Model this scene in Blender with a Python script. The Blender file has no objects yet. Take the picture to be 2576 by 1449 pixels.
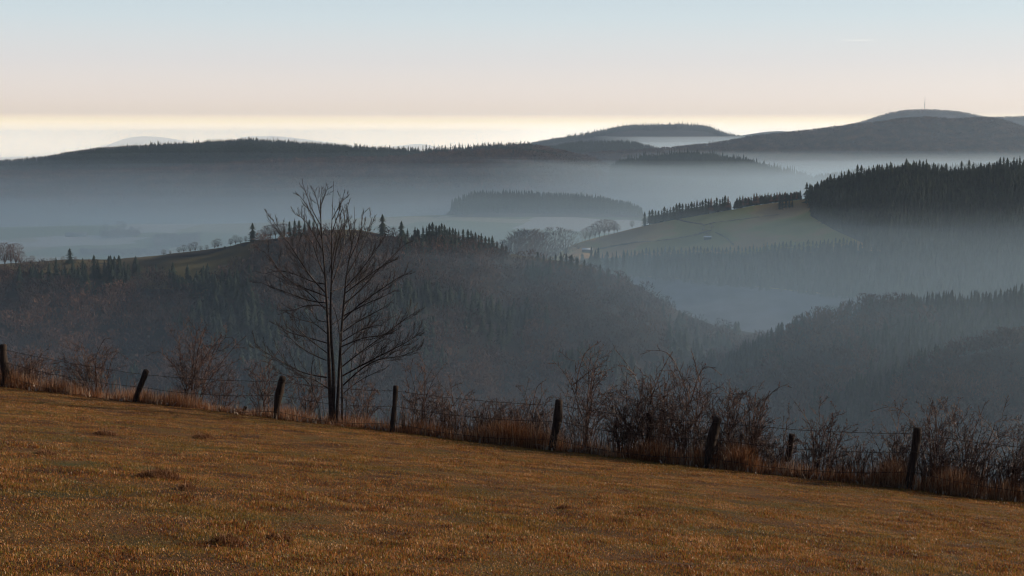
import bpy, math, random
import numpy as np
from mathutils import Vector
R = math.radians
random.seed(7)
rng = np.random.default_rng(7)

# ------------------------------------------------------------------ camera, sky, sun, exposure
scene = bpy.context.scene
F = 3539.0                       # focal length in the 2576-pixel measuring frame
PITCH = math.atan((724.5 - 355.0) / F)
cam_d = bpy.data.cameras.new('camera')
cam = bpy.data.objects.new('camera', cam_d)
scene.collection.objects.link(cam)
cam_d.sensor_width = 36.0
cam_d.lens = 36.0 * F / 2576.0
cam_d.clip_start = 0.1
cam_d.clip_end = 200000.0
cam.location = (0, 0, 0)
cam.rotation_euler = (R(90) - PITCH, 0, 0)
scene.camera = cam

SUN_EL, SUN_AZ = 19.0, 72.0      # azimuth measured to the right of the view direction
world = bpy.data.worlds.new("World")
scene.world = world
world.use_nodes = True
wn, wl = world.node_tree.nodes, world.node_tree.links
wn.clear()
w_out = wn.new('ShaderNodeOutputWorld')
w_bg = wn.new('ShaderNodeBackground')
w_sky = wn.new('ShaderNodeTexSky')
w_sky.sky_type = 'NISHITA'
w_sky.sun_disc = False
w_sky.sun_elevation = R(SUN_EL)
w_sky.sun_rotation = R(SUN_AZ)
w_sky.air_density = 1.0
w_sky.dust_density = 3.0
w_sky.altitude = 600
w_tc = wn.new('ShaderNodeTexCoord')
w_sep = wn.new('ShaderNodeSeparateXYZ')
wl.new(w_tc.outputs['Generated'], w_sep.inputs[0])
w_ramp = wn.new('ShaderNodeValToRGB')
w_map = wn.new('ShaderNodeMapRange')
w_map.inputs['From Min'].default_value = -0.05
w_map.inputs['From Max'].default_value = 0.35
wl.new(w_sep.outputs['Z'], w_map.inputs['Value'])
wl.new(w_map.outputs[0], w_ramp.inputs['Fac'])
def rp(z): return (z + 0.05) / 0.40
SKY = [(-0.05, (3.8, 3.4, 2.9)), (0.000, (4.9, 3.8, 2.35)), (0.008, (3.3, 2.55, 1.54)), (0.0140, (1.9, 1.50, 0.96)),
       (0.0190, (1.32, 1.09, 0.89)), (0.030, (1.20, 1.04, 0.92)), (0.055, (0.98, 0.94, 0.92)), (0.085, (0.80, 0.90, 0.94)),
       (0.110, (0.68, 0.81, 0.89)), (0.16, (0.30, 0.40, 0.50)), (0.24, (0.13, 0.19, 0.28)), (0.35, (0.06, 0.10, 0.18))]
cr = w_ramp.color_ramp
while len(cr.elements) < len(SKY): cr.elements.new(0.5)
for e, (z, c) in zip(cr.elements, SKY):
    e.position = rp(z)
    e.color = (c[0], c[1], c[2], 1)
w_mul = wn.new('ShaderNodeMix'); w_mul.data_type = 'RGBA'; w_mul.blend_type = 'MIX'
w_mul.inputs['Factor'].default_value = 0.82
w_scale = wn.new('ShaderNodeVectorMath'); w_scale.operation = 'SCALE'; w_scale.inputs['Scale'].default_value = 0.055
wl.new(w_sky.outputs[0], w_scale.inputs[0])
wl.new(w_scale.outputs[0], w_mul.inputs['A'])
wl.new(w_ramp.outputs['Color'], w_mul.inputs['B'])
wl.new(w_mul.outputs['Result'], w_bg.inputs['Color'])
w_bg.inputs['Strength'].default_value = 1.0
wl.new(w_bg.outputs[0], w_out.inputs['Surface'])

sun_d = bpy.data.lights.new('sun', 'SUN')
sun_d.energy = 4.2
sun_d.angle = R(0.5)
sun_d.color = (1.0, 0.86, 0.70)
sun = bpy.data.objects.new('sun', sun_d)
scene.collection.objects.link(sun)
sdir = Vector((math.sin(R(SUN_AZ)) * math.cos(R(SUN_EL)), math.cos(R(SUN_AZ)) * math.cos(R(SUN_EL)), math.sin(R(SUN_EL))))
sun.rotation_euler = (-sdir).to_track_quat('-Z', 'Y').to_euler()

scene.view_settings.view_transform = 'Standard'
scene.view_settings.look = 'None'
scene.view_settings.exposure = 0.0
scene.view_settings.gamma = 1.0
scene.cycles.volume_bounces = 3
scene.cycles.filter_width = 1.2
scene.cycles.max_bounces = 5
scene.cycles.diffuse_bounces = 2
scene.cycles.transmission_bounces = 2

# ------------------------------------------------------------------ helpers
COL = scene.collection
_c, _s = math.cos(PITCH), math.sin(PITCH)
def ray(X, Y):
    """horizontal slope ux = x/y and vz = z/y of the sight line through a point of the photograph"""
    a = (np.asarray(X, float) - 1288.0) / F
    b = -(np.asarray(Y, float) - 724.5) / F
    dy = _c + b * _s
    dz = -_s + b * _c
    return a / dy, dz / dy
def pix(x, y, z):
    d = y * _c - z * _s
    return 1288.0 + F * x / d, 724.5 - F * (y * _s + z * _c) / d
def at(X, Y, y):
    u, v = ray(X, Y)
    return np.array([u * y, y, v * y])

def _hash(ix, iy, seed):
    h = (ix.astype(np.int64) * 374761393 + iy.astype(np.int64) * 668265263 + seed * 1442695041) & 0xFFFFFFFF
    h = ((h ^ (h >> 13)) * 1274126177) & 0xFFFFFFFF
    return ((h ^ (h >> 16)) & 0xFFFF) / 65535.0
def noise(x, y, seed=0, octaves=1):
    x = np.asarray(x, float); y = np.asarray(y, float)
    tot = 0.0; amp = 1.0; norm = 0.0
    for o in range(octaves):
        ix = np.floor(x); iy = np.floor(y)
        fx = x - ix; fy = y - iy
        fx = fx * fx * (3 - 2 * fx); fy = fy * fy * (3 - 2 * fy)
        a = _hash(ix, iy, seed + o); b = _hash(ix + 1, iy, seed + o)
        c = _hash(ix, iy + 1, seed + o); d = _hash(ix + 1, iy + 1, seed + o)
        tot = tot + amp * ((a * (1 - fx) + b * fx) * (1 - fy) + (c * (1 - fx) + d * fx) * fy - 0.5) * 2
        norm += amp; amp *= 0.5; x = x * 2.03 + 11.3; y = y * 2.03 + 5.7
    return tot / norm

def mesh_np(name, V, Fc, mat=None, smooth=False):
    """V (n,3); Fc (m,k) faces of one size, or a list of such arrays"""
    if not isinstance(Fc, list): Fc = [Fc]
    Fc = [f for f in Fc if len(f)]
    me = bpy.data.meshes.new(name)
    V = np.asarray(V, np.float32)
    me.vertices.add(len(V)); me.vertices.foreach_set('co', V.ravel())
    loops = np.concatenate([f.ravel() for f in Fc]).astype(np.int32)
    sizes = np.concatenate([np.full(len(f), f.shape[1]) for f in Fc]).astype(np.int32)
    starts = np.concatenate([[0], np.cumsum(sizes)[:-1]]).astype(np.int32)
    me.loops.add(len(loops)); me.loops.foreach_set('vertex_index', loops)
    me.polygons.add(len(sizes)); me.polygons.foreach_set('loop_start', starts)
    try: me.polygons.foreach_set('loop_total', sizes)
    except Exception: pass
    if smooth: me.polygons.foreach_set('use_smooth', np.ones(len(sizes), bool))
    me.update(calc_edges=True)
    if mat: me.materials.append(mat)
    return me
def obj(name, me, parent=None, loc=None):
    o = bpy.data.objects.new(name, me)
    COL.objects.link(o)
    if parent is not None: o.parent = parent
    if loc is not None: o.location = loc
    return o
def tag(o, label=None, cat=None, group=None, kind=None):
    if label: o['label'] = label
    if cat: o['category'] = cat
    if group: o['group'] = group
    if kind: o['kind'] = kind
    return o
def empty(name, loc, rz=0.0, scale=None):
    o = bpy.data.objects.new(name, None)
    o.empty_display_size = 0.2
    COL.objects.link(o); o.location = loc; o.rotation_euler = (0, 0, rz)
    if scale is not None: o.scale = scale
    return o

class MB:
    """collects tubes, boxes and triangles into one mesh"""
    def __init__(self): self.V = []; self.Q = []; self.T = []; self.n = 0
    def add(self, V, Q=None, T=None):
        if Q is not None and len(Q): self.Q.append(np.asarray(Q, int) + self.n)
        if T is not None and len(T): self.T.append(np.asarray(T, int) + self.n)
        V = np.asarray(V, float); self.V.append(V); self.n += len(V)
    def tube(self, P, rad, k=5, cap=True):
        P = np.asarray(P, float); n = len(P)
        rad = np.broadcast_to(np.asarray(rad, float), (n,))
        T = np.gradient(P, axis=0)
        T /= (np.linalg.norm(T, axis=1, keepdims=True) + 1e-9)
        ref = np.array([0.31, 0.87, 0.12]) if abs(T[:, 1]).max() < 0.9 else np.array([0.95, 0.1, 0.2])
        A = np.cross(T, ref); A /= (np.linalg.norm(A, axis=1, keepdims=True) + 1e-9)
        B = np.cross(T, A)
        ang = np.arange(k) * 2 * math.pi / k
        V = P[:, None, :] + rad[:, None, None] * (np.cos(ang)[None, :, None] * A[:, None, :] + np.sin(ang)[None, :, None] * B[:, None, :])
        V = V.reshape(-1, 3)
        i = np.arange(n - 1)[:, None] * k; j = np.arange(k)[None, :]; j2 = (j + 1) % k
        Q = np.stack([i + j, i + j2, i + k + j2, i + k + j], -1).reshape(-1, 4)
        self.add(V, Q)
        if cap:
            m = len(V); self.V[-1] = np.vstack([V, P[0], P[-1]]); self.n += 2
            base = self.n - 2 - m
            jj = np.arange(k); j3 = (jj + 1) % k
            self.T.append(np.stack([np.full(k, m), j3, jj], -1) + base)
            self.T.append(np.stack([np.full(k, m + 1), (n - 1) * k + jj, (n - 1) * k + j3], -1) + base)
    def box(self, c, s, rz=0.0):
        c = np.asarray(c, float); h = np.asarray(s, float) / 2
        V = np.array([[x, y, z] for z in (-1, 1) for y in (-1, 1) for x in (-1, 1)], float) * h
        cs, sn = math.cos(rz), math.sin(rz)
        V = np.stack([V[:, 0] * cs - V[:, 1] * sn, V[:, 0] * sn + V[:, 1] * cs, V[:, 2]], 1) + c
        self.add(V, [[0, 2, 3, 1], [4, 5, 7, 6], [0, 1, 5, 4], [2, 6, 7, 3], [0, 4, 6, 2], [1, 3, 7, 5]])
    def mesh(self, name, mat, smooth=False):
        fs = []
        if self.Q: fs.append(np.concatenate(self.Q))
        if self.T: fs.append(np.concatenate(self.T))
        return mesh_np(name, np.concatenate(self.V), fs, mat, smooth)

# ------------------------------------------------------------------ materials
def mat_noise(name, cols, scale=0.1, rough=0.9, detail=6, island=0.0, translucent=0.0, spec=0.15, bump=0.0, bump_scale=5.0, stretch=(1, 1, 1), gloss=None):
    m = bpy.data.materials.new(name); m.use_nodes = True
    n, l = m.node_tree.nodes, m.node_tree.links
    b = n['Principled BSDF']
    geo = n.new('ShaderNodeNewGeometry')
    mp = n.new('ShaderNodeVectorMath'); mp.operation = 'MULTIPLY'; mp.inputs[1].default_value = stretch
    l.new(geo.outputs['Position'], mp.inputs[0])
    tx = n.new('ShaderNodeTexNoise'); tx.inputs['Scale'].default_value = scale; tx.inputs['Detail'].default_value = detail
    l.new(mp.outputs[0], tx.inputs['Vector'])
    fac = tx.outputs['Fac']
    if island > 0:
        ma = n.new('ShaderNodeMath'); ma.operation = 'SUBTRACT'; ma.inputs[1].default_value = 0.5
        l.new(geo.outputs['Random Per Island'], ma.inputs[0])
        mb = n.new('ShaderNodeMath'); mb.operation = 'MULTIPLY_ADD'; mb.inputs[1].default_value = island
        l.new(ma.outputs[0], mb.inputs[0]); l.new(fac, mb.inputs[2]); fac = mb.outputs[0]
    r = n.new('ShaderNodeValToRGB')
    while len(r.color_ramp.elements) < len(cols): r.color_ramp.elements.new(0.5)
    for e, (p, c) in zip(r.color_ramp.elements, cols): e.position = p; e.color = (*c, 1)
    l.new(fac, r.inputs['Fac']); l.new(r.outputs['Color'], b.inputs['Base Color'])
    b.inputs['Roughness'].default_value = rough
    b.inputs['Specular IOR Level'].default_value = spec
    if bump > 0:
        t2 = n.new('ShaderNodeTexNoise'); t2.inputs['Scale'].default_value = bump_scale; t2.inputs['Detail'].default_value = 8
        l.new(mp.outputs[0], t2.inputs['Vector'])
        bp = n.new('ShaderNodeBump'); bp.inputs['Distance'].default_value = bump; bp.inputs['Strength'].default_value = 1.0
        l.new(t2.outputs['Fac'], bp.inputs['Height']); l.new(bp.outputs[0], b.inputs['Normal'])
    if translucent > 0:
        tr = n.new('ShaderNodeBsdfTranslucent'); l.new(r.outputs['Color'], tr.inputs['Color'])
        mx = n.new('ShaderNodeMixShader'); mx.inputs[0].default_value = translucent
        l.new(b.outputs[0], mx.inputs[1]); l.new(tr.outputs[0], mx.inputs[2])
        l.new(mx.outputs[0], n['Material Output'].inputs['Surface'])
    return m
M = {}
M['soil'] = mat_noise('dead_turf', [(0.30, (0.06, 0.028, 0.011)), (0.48, (0.11, 0.052, 0.018)), (0.60, (0.14, 0.075, 0.022)), (0.72, (0.08, 0.064, 0.018))], scale=0.9, detail=9, bump=0.03, bump_scale=18)
M['blade'] = mat_noise('grass_blades', [(0.28, (0.09, 0.030, 0.010)), (0.38, (0.28, 0.088, 0.022)), (0.46, (0.54, 0.20, 0.042)), (0.51, (0.25, 0.18, 0.026)), (0.56, (0.22, 0.185, 0.025)), (0.61, (0.48, 0.18, 0.040)), (0.80, (0.72, 0.40, 0.18))], scale=2.2, detail=9, island=0.34, translucent=0.35, rough=0.45, spec=0.4)
M['straw'] = mat_noise('dead_straw', [(0.15, (0.10, 0.038, 0.016)), (0.45, (0.30, 0.115, 0.042)), (0.70, (0.44, 0.20, 0.085)), (0.92, (0.75, 0.55, 0.36))], scale=1.3, island=0.8, translucent=0.4, rough=0.5, spec=0.35)
M['tussock'] = mat_noise('tussock_grass', [(0.2, (0.09, 0.035, 0.016)), (0.55, (0.26, 0.11, 0.045)), (0.85, (0.46, 0.25, 0.12))], scale=2.0, island=0.8, translucent=0.3, rough=0.5, spec=0.2)
M['stalk'] = mat_noise('dry_stalks', [(0.2, (0.035, 0.018, 0.013)), (0.6, (0.10, 0.05, 0.033)), (0.9, (0.24, 0.14, 0.09))], scale=2.0, island=0.9, rough=0.4, spec=0.45)
M['tree_twig'] = mat_noise('tree_twig_bark', [(0.3, (0.013, 0.009, 0.008)), (0.58, (0.035, 0.022, 0.018)), (0.72, (0.20, 0.13, 0.10))], scale=6.0, rough=0.5, spec=0.3)
M['twig'] = mat_noise('twig_bark', [(0.25, (0.018, 0.010, 0.008)), (0.48, (0.07, 0.036, 0.026)), (0.68, (0.30, 0.175, 0.125))], scale=9.0, rough=0.5, spec=0.3)
M['bark'] = mat_noise('tree_bark', [(0.3, (0.020, 0.015, 0.013)), (0.7, (0.07, 0.05, 0.042))], scale=14.0, rough=0.55, spec=0.3, bump=0.004, bump_scale=60)
M['post'] = mat_noise('weathered_wood', [(0.3, (0.030, 0.021, 0.017)), (0.75, (0.085, 0.06, 0.045))], scale=6.0, stretch=(4, 4, 0.6), rough=0.85, bump=0.012, bump_scale=26)
M['wire'] = mat_noise('rusty_wire', [(0.3, (0.03, 0.02, 0.016)), (0.7, (0.07, 0.045, 0.035))], scale=20, rough=0.6, spec=0.4)
M['hip'] = mat_noise('rosehip_skin', [(0.3, (0.07, 0.012, 0.008)), (0.7, (0.14, 0.03, 0.015))], scale=30, rough=0.3, spec=0.6)
M['leaf'] = mat_noise('dead_leaves', [(0.2, (0.16, 0.09, 0.045)), (0.8, (0.55, 0.42, 0.30))], scale=6.0, island=0.7, rough=0.35, spec=0.6, translucent=0.3)
M['spruce'] = mat_noise('spruce_needles', [(0.3, (0.013, 0.020, 0.014)), (0.7, (0.032, 0.045, 0.026))], scale=0.09, island=0.3, rough=0.9)
M['trunk'] = mat_noise('spruce_trunk', [(0.3, (0.03, 0.024, 0.02)), (0.7, (0.07, 0.05, 0.04))], scale=2, rough=0.95)
M['bare'] = mat_noise('bare_canopy', [(0.3, (0.045, 0.034, 0.032)), (0.5, (0.075, 0.046, 0.037)), (0.70, (0.15, 0.080, 0.050))], scale=0.02, island=0.25, rough=0.95, detail=4)
M['wood_floor'] = mat_noise('forest_floor', [(0.3, (0.022, 0.022, 0.018)), (0.7, (0.05, 0.036, 0.028))], scale=0.04, rough=1.0)
M['hill'] = mat_noise('forested_hill', [(0.3, (0.020, 0.024, 0.024)), (0.55, (0.040, 0.034, 0.033)), (0.72, (0.065, 0.045, 0.040))], scale=0.006, detail=10, rough=1.0, bump=9.0, bump_scale=0.07)
M['far'] = mat_noise('distant_hill', [(0.3, (0.03, 0.035, 0.04)), (0.7, (0.05, 0.05, 0.055))], scale=0.002, rough=1.0)
M['meadow'] = mat_noise('hill_meadow', [(0.34, (0.25, 0.22, 0.055)), (0.47, (0.35, 0.29, 0.075)), (0.54, (0.46, 0.28, 0.10)), (0.66, (0.36, 0.20, 0.085))], scale=0.011, detail=5, rough=1.0)
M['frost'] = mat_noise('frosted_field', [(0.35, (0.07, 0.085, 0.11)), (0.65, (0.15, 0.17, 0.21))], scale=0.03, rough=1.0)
M['white'] = mat_noise('white_sheet_metal', [(0.3, (0.82, 0.82, 0.80)), (0.7, (0.9, 0.9, 0.88))], scale=1, rough=0.3)
M['dark_wall'] = mat_noise('dark_boards', [(0.3, (0.03, 0.028, 0.025)), (0.7, (0.06, 0.05, 0.045))], scale=2, rough=0.9)
M['steel'] = mat_noise('tower_steel', [(0.3, (0.06, 0.06, 0.065)), (0.7, (0.10, 0.10, 0.11))], scale=0.2, rough=0.7)
M['glass'] = mat_noise('car_glass', [(0.3, (0.02, 0.022, 0.025)), (0.7, (0.03, 0.03, 0.035))], scale=1, rough=0.08, spec=0.8)
def mat_fields():
    m = bpy.data.materials.new('plateau_fields'); m.use_nodes = True
    n, l = m.node_tree.nodes, m.node_tree.links; b = n['Principled BSDF']
    g = n.new('ShaderNodeNewGeometry')
    mp = n.new('ShaderNodeMapping'); mp.inputs['Scale'].default_value = (0.0042, 0.0060, 0.0); mp.inputs['Rotation'].default_value = (0, 0, 0.35)
    l.new(g.outputs['Position'], mp.inputs['Vector'])
    v = n.new('ShaderNodeTexVoronoi'); v.distance = 'CHEBYCHEV'; v.inputs['Scale'].default_value = 1.0; v.inputs['Randomness'].default_value = 0.7
    l.new(mp.outputs[0], v.inputs['Vector'])
    s = n.new('ShaderNodeSeparateColor'); l.new(v.outputs['Color'], s.inputs[0])
    r = n.new('ShaderNodeValToRGB'); r.color_ramp.interpolation = 'CONSTANT'
    cs = [(0, (0.10, 0.13, 0.045)), (0.28, (0.21, 0.19, 0.11)), (0.5, (0.12, 0.15, 0.06)), (0.7, (0.30, 0.29, 0.27)), (0.86, (0.26, 0.23, 0.14))]
    while len(r.color_ramp.elements) < len(cs): r.color_ramp.elements.new(0.5)
    for e, (p, c) in zip(r.color_ramp.elements, cs): e.position = p; e.color = (*c, 1)
    l.new(s.outputs[0], r.inputs[0]); l.new(r.outputs[0], b.inputs['Base Color'])
    b.inputs['Roughness'].default_value = 1.0; b.inputs['Specular IOR Level'].default_value = 0.1
    return m
M['fields'] = mat_fields()

def olive_patches(m, amount, cols, sc=0.55):
    """greener patches where the turf is still alive"""
    n, l = m.node_tree.nodes, m.node_tree.links
    b = n['Principled BSDF']; src = b.inputs['Base Color'].links[0].from_socket
    g = n.new('ShaderNodeNewGeometry'); t = n.new('ShaderNodeTexNoise'); t.inputs['Scale'].default_value = sc; t.inputs['Detail'].default_value = 7; t.inputs['Roughness'].default_value = 0.65
    l.new(g.outputs['Position'], t.inputs['Vector'])
    mr = n.new('ShaderNodeMapRange'); mr.inputs['From Min'].default_value = 0.51; mr.inputs['From Max'].default_value = 0.63; mr.inputs['To Max'].default_value = amount
    l.new(t.outputs['Fac'], mr.inputs['Value'])
    mx = n.new('ShaderNodeMix'); mx.data_type = 'RGBA'; mx.inputs['B'].default_value = (*cols, 1)
    l.new(mr.outputs[0], mx.inputs['Factor']); l.new(src, mx.inputs['A'])
    for k in list(src.links):
        if k.to_node != mx: l.new(mx.outputs['Result'], k.to_socket)
olive_patches(M['blade'], 0.5, (0.22, 0.145, 0.022))
olive_patches(M['soil'], 0.6, (0.05, 0.05, 0.012))
# ------------------------------------------------------------------ far terrain: hills
class Ridge:
    def __init__(self, crest, D, Wf, Wb, zf=-262.0, zb=-262.0, p=1.25, amp=0.0, nscale=250.0, seed=1, X0=None, X1=None, jag=0.0):
        self.cx = np.array([c[0] for c in crest], float); self.cy = np.array([c[1] for c in crest], float)
        if isinstance(D, (int, float)): D = [(self.cx[0], D), (self.cx[-1], D)]
        self.dx = np.array([d[0] for d in D], float); self.dd = np.array([d[1] for d in D], float)
        self.Wf, self.Wb, self.zf, self.zb, self.p, self.amp, self.ns, self.seed, self.jag = Wf, Wb, zf, zb, p, amp, nscale, seed, jag
        self.X0 = self.cx[0] if X0 is None else X0; self.X1 = self.cx[-1] if X1 is None else X1
    def crest_y(self, X):
        # smooth interpolation of the crest
        X = np.asarray(X, float)
        w = 18.0
        return (np.interp(X - w, self.cx, self.cy) + 2 * np.interp(X, self.cx, self.cy) + np.interp(X + w, self.cx, self.cy)) / 4
    def pt(self, X, s):
        X = np.asarray(X, float); s = np.asarray(s, float)
        X, s = np.broadcast_arrays(X, s)
        D = np.interp(X, self.dx, self.dd)
        u, v = ray(X, self.crest_y(X))
        zc = v * D
        y = np.where(s >= 0, D - s * self.Wf, D - s * self.Wb)
        a = np.abs(s)
        prof = a ** self.p * (1 - 0.25 * a) / 0.75
        prof = np.where(s >= 0, prof, a ** 1.5)
        zt = np.where(s >= 0, self.zf, self.zb)
        z = zc + (zt - zc) * prof
        x = u * y
        if self.amp:
            z = z + self.amp * np.minimum(1, a * 5) * noise(x / self.ns, y / self.ns, self.seed, 3) * (1 - a * 0.6)
        if self.jag:
            z = z + self.jag * noise(x / 60.0, y / 60.0, self.seed + 9, 3)
        return np.stack([x, y, z], -1)
    def build(self, name, mat, nx=260, nf=46, nb=14):
        Xs = np.linspace(self.X0, self.X1, nx)
        ss = np.concatenate([-np.linspace(1, 0, nb, endpoint=False), np.linspace(0, 1, nf)])
        G = self.pt(Xs[None, :], ss[:, None]).reshape(-1, 3)
        i = np.arange(len(ss) - 1)[:, None] * nx; j = np.arange(nx - 1)[None, :]
        Q = np.stack([i + j, i + nx + j, i + nx + j + 1, i + j + 1], -1).reshape(-1, 4)[:, ::-1]
        o = obj(name, mesh_np(name, G, Q, mat, True))
        tag(o, kind='structure')
        return o

# distant blue hills
RA = Ridge([(-300, 400), (150, 392), (270, 366), (300, 352), (330, 345), (360, 342), (400, 344), (440, 350), (480, 358), (560, 366), (760, 380), (1000, 392)], 26200, 3000, 1500, zf=-420, zb=-420, p=1.0)
RB = Ridge([(420, 392), (560, 366), (590, 350), (620, 343), (700, 342), (740, 347), (800, 354), (860, 364), (960, 372), (1060, 360), (1120, 375), (1300, 392)], 25600, 3000, 1800, zf=-400, zb=-400, p=1.0)
RC = Ridge([(1600, 380), (1800, 352), (1870, 340), (1920, 332), (1960, 329), (2010, 333), (2150, 345), (2400, 365)], 15500, 2000, 2000, zf=-300, zb=-300, p=1.0)
# middle hills
RD = Ridge([(1150, 420), (1280, 376), (1330, 364), (1400, 352), (1460, 343), (1510, 333), (1560, 322), (1590, 319), (1700, 317), (1760, 319), (1790, 324), (1820, 338), (1850, 345), (1950, 352), (2150, 380), (2400, 420)], 12500, 2600, 1500, zf=-320, zb=-320, amp=25, nscale=900)
RE = Ridge([(1200, 420), (1380, 372), (1450, 361), (1560, 359), (1620, 366), (1660, 380), (1800, 400), (2100, 440)], 8200, 1500, 1500, zf=-300, zb=-300, amp=15, nscale=700)
RF = Ridge([(1900, 380), (2100, 324), (2180, 305), (2230, 287), (2280, 279), (2325, 277), (2400, 281), (2450, 289), (2480, 298), (2540, 296), (2620, 294), (2800, 300), (3100, 330), (3400, 380)], 12800, 2400, 1200, zf=-300, zb=-300, amp=15, nscale=800)
RG = Ridge([(1350, 420), (1500, 388), (1640, 381), (1800, 366), (1900, 348), (1960, 342), (2060, 332), (2110, 323), (2200, 314), (2280, 302), (2330, 299), (2400, 306), (2440, 303), (2490, 301), (2540, 312), (2576, 326), (2650, 345), (2800, 380), (3000, 420)], 7000, 1400, 1400, zf=-280, zb=-280, amp=40, nscale=420, seed=5)
RH = Ridge([(1180, 372), (1230, 371), (1320, 369), (1360, 371), (1400, 380), (1480, 397), (1560, 432), (1640, 485), (1740, 545), (1850, 590)], 5000, 900, 1200, amp=25, nscale=380, seed=8, zf=-275)
RI = Ridge([(a_, b_ + 5) for a_, b_ in [(-700, 450), (-300, 428), (0, 414), (100, 406), (200, 389), (300, 380), (400, 371), (500, 364), (560, 360), (640, 358), (750, 366), (900, 376), (1020, 381), (1060, 384), (1130, 382), (1200, 373), (1320, 369), (1360, 371), (1400, 380), (1480, 397), (1560, 432), (1640, 485), (1740, 545), (1850, 590)]], 5000, 1100, 1400, amp=30, nscale=400, seed=8, zf=-275)
RI2 = Ridge([(-300, 420), (0, 412), (120, 402), (190, 387), (260, 379), (330, 374), (430, 371), (520, 372), (700, 390), (900, 420)], 6800, 1300, 1300, zf=-280)
RJ = Ridge([(-700, 470), (-200, 446), (0, 441), (200, 440), (400, 432), (520, 424), (620, 414), (700, 409), (850, 407), (1000, 402), (1100, 394), (1180, 388), (1300, 386), (1400, 400), (1500, 430), (1600, 490), (1700, 545)], 4550, 900, 700, amp=28, nscale=300, seed=12, zf=-275)
RK = Ridge([(1490, 480), (1530, 440), (1556, 412), (1600, 411), (1640, 405), (1700, 399), (1740, 396), (1800, 404), (1870, 412), (1950, 434), (2020, 452), (2100, 475), (2250, 500), (2400, 520)], 4600, 1000, 500, amp=18, nscale=300, seed=15, zf=-275)
RK2 = Ridge([(1700, 540), (1850, 490), (1950, 470), (2050, 455), (2150, 440), (2250, 432), (2500, 425), (2900, 420)], 4300, 700, 500, amp=16, nscale=250, seed=19, zf=-275)
hills = [('far', RA, 120, 12), ('far', RB, 120, 12), ('hill', RC, 120, 14), ('hill', RD, 220, 40), ('hill', RE, 160, 30), ('hill', RF, 200, 30),
         ('hill', RG, 260, 60), ('hill', RI, 420, 60), ('hill', RI2, 160, 20), ('hill', RJ, 320, 60), ('hill', RK, 200, 40), ('hill', RK2, 160, 30)]
for mk, r, nx, nf in hills: r.build('hill', M[mk], nx, nf)

# plateau with fields, small wooded rise on it
RP = Ridge([(-900, 590), (-400, 582), (0, 577), (300, 570), (640, 563), (950, 548), (1140, 541), (1400, 540), (1640, 547), (1750, 565), (1900, 600)], 3100, 1150, 900, zf=-262, zb=-262, p=0.95, amp=5, nscale=300, seed=21)
RP.build('plateau_ground', M['fields'], 300, 50)
RL = Ridge([(1090, 560), (1125, 538), (1150, 516), (1200, 505), (1300, 503), (1400, 505), (1480, 511), (1530, 519), (1575, 530), (1620, 546), (1680, 566)], 3200, 130, 400, zf=-165, zb=-200, p=1.1)
RL.build('hill', M['wood_floor'], 120, 16)

# right hill: meadow, forest and frosted valley field
RM = Ridge([(1280, 690), (1340, 668), (1400, 642), (1450, 613), (1500, 598), (1560, 583), (1620, 568), (1700, 552), (1800, 535), (1900, 517), (2000, 504), (2050, 498), (2110, 478), (2200, 458), (2300, 449), (2380, 452), (2466, 450), (2560, 440), (2800, 432), (3200, 430), (3500, 440)],
           [(1280, 1560), (1500, 1700), (2000, 1650), (2600, 1600), (3500, 1500)], 640, 700, zf=-205, zb=-262, p=1.02, amp=10, nscale=160, seed=31)
RM.build('hill', M['meadow'], 420, 90, 20)
# near left hill
RN = Ridge([(-900, 690), (-400, 676), (0, 670), (60, 668), (175, 661), (280, 661), (380, 654), (420, 643), (500, 634), (560, 626), (640, 607), (700, 599), (780, 589), (850, 581), (900, 581), (950, 591), (1030, 598), (1130, 603), (1200, 614), (1260, 634), (1300, 646), (1400, 660), (1480, 676), (1560, 700), (1640, 745), (1720, 792), (1800, 822), (1900, 846), (1980, 880), (2080, 940)],
           [(-900, 1150), (600, 1180), (1300, 1260), (1900, 1150), (2080, 1050)], 800, 420, zf=-268, zb=-262, p=1.08, amp=16, nscale=130, seed=41)
RN.build('hill', M['wood_floor'], 420, 90, 20)
# right-hand wooded spurs
RO = Ridge([(1700, 1060), (1800, 960), (1850, 915), (1950, 860), (2050, 830), (2130, 800), (2180, 788), (2280, 770), (2400, 774), (2480, 770), (2540, 758), (2700, 735), (3000, 710), (3400, 700)],
           1010, 560, 300, zf=-262, zb=-240, p=1.08, amp=14, nscale=110, seed=51)
RO.build('hill', M['wood_floor'], 260, 60)
RQ = Ridge([(1900, 1240), (2050, 1110), (2150, 1045), (2230, 985), (2300, 935), (2400, 902), (2500, 885), (2600, 868), (2900, 840), (3300, 820)],
           860, 460, 200, zf=-262, zb=-240, p=1.08, amp=9, nscale=80, seed=61)
RQ.build('hill', M['wood_floor'], 220, 50)

# valley floor / plain to the horizon
gx = np.concatenate([-np.geomspace(30000, 400, 26), np.linspace(-300, 300, 9), np.geomspace(400, 30000, 26)])
gy = np.concatenate([-np.geomspace(3000, 200, 8), np.linspace(-100, 300, 7), np.geomspace(400, 16500, 34)])
GX, GY = np.meshgrid(gx, gy)
GZ = -262.0 + 6 * noise(GX / 900, GY / 900, 3, 2)
nxg = len(gx)
i = np.arange(len(gy) - 1)[:, None] * nxg; j = np.arange(nxg - 1)[None, :]
Qg = np.stack([i + j, i + j + 1, i + nxg + j + 1, i + nxg + j], -1).reshape(-1, 4)
tag(obj('valley_ground', mesh_np('valley_ground', np.stack([GX, GY, GZ], -1).reshape(-1, 3), Qg, M['fields'], True)), kind='structure')

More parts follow.
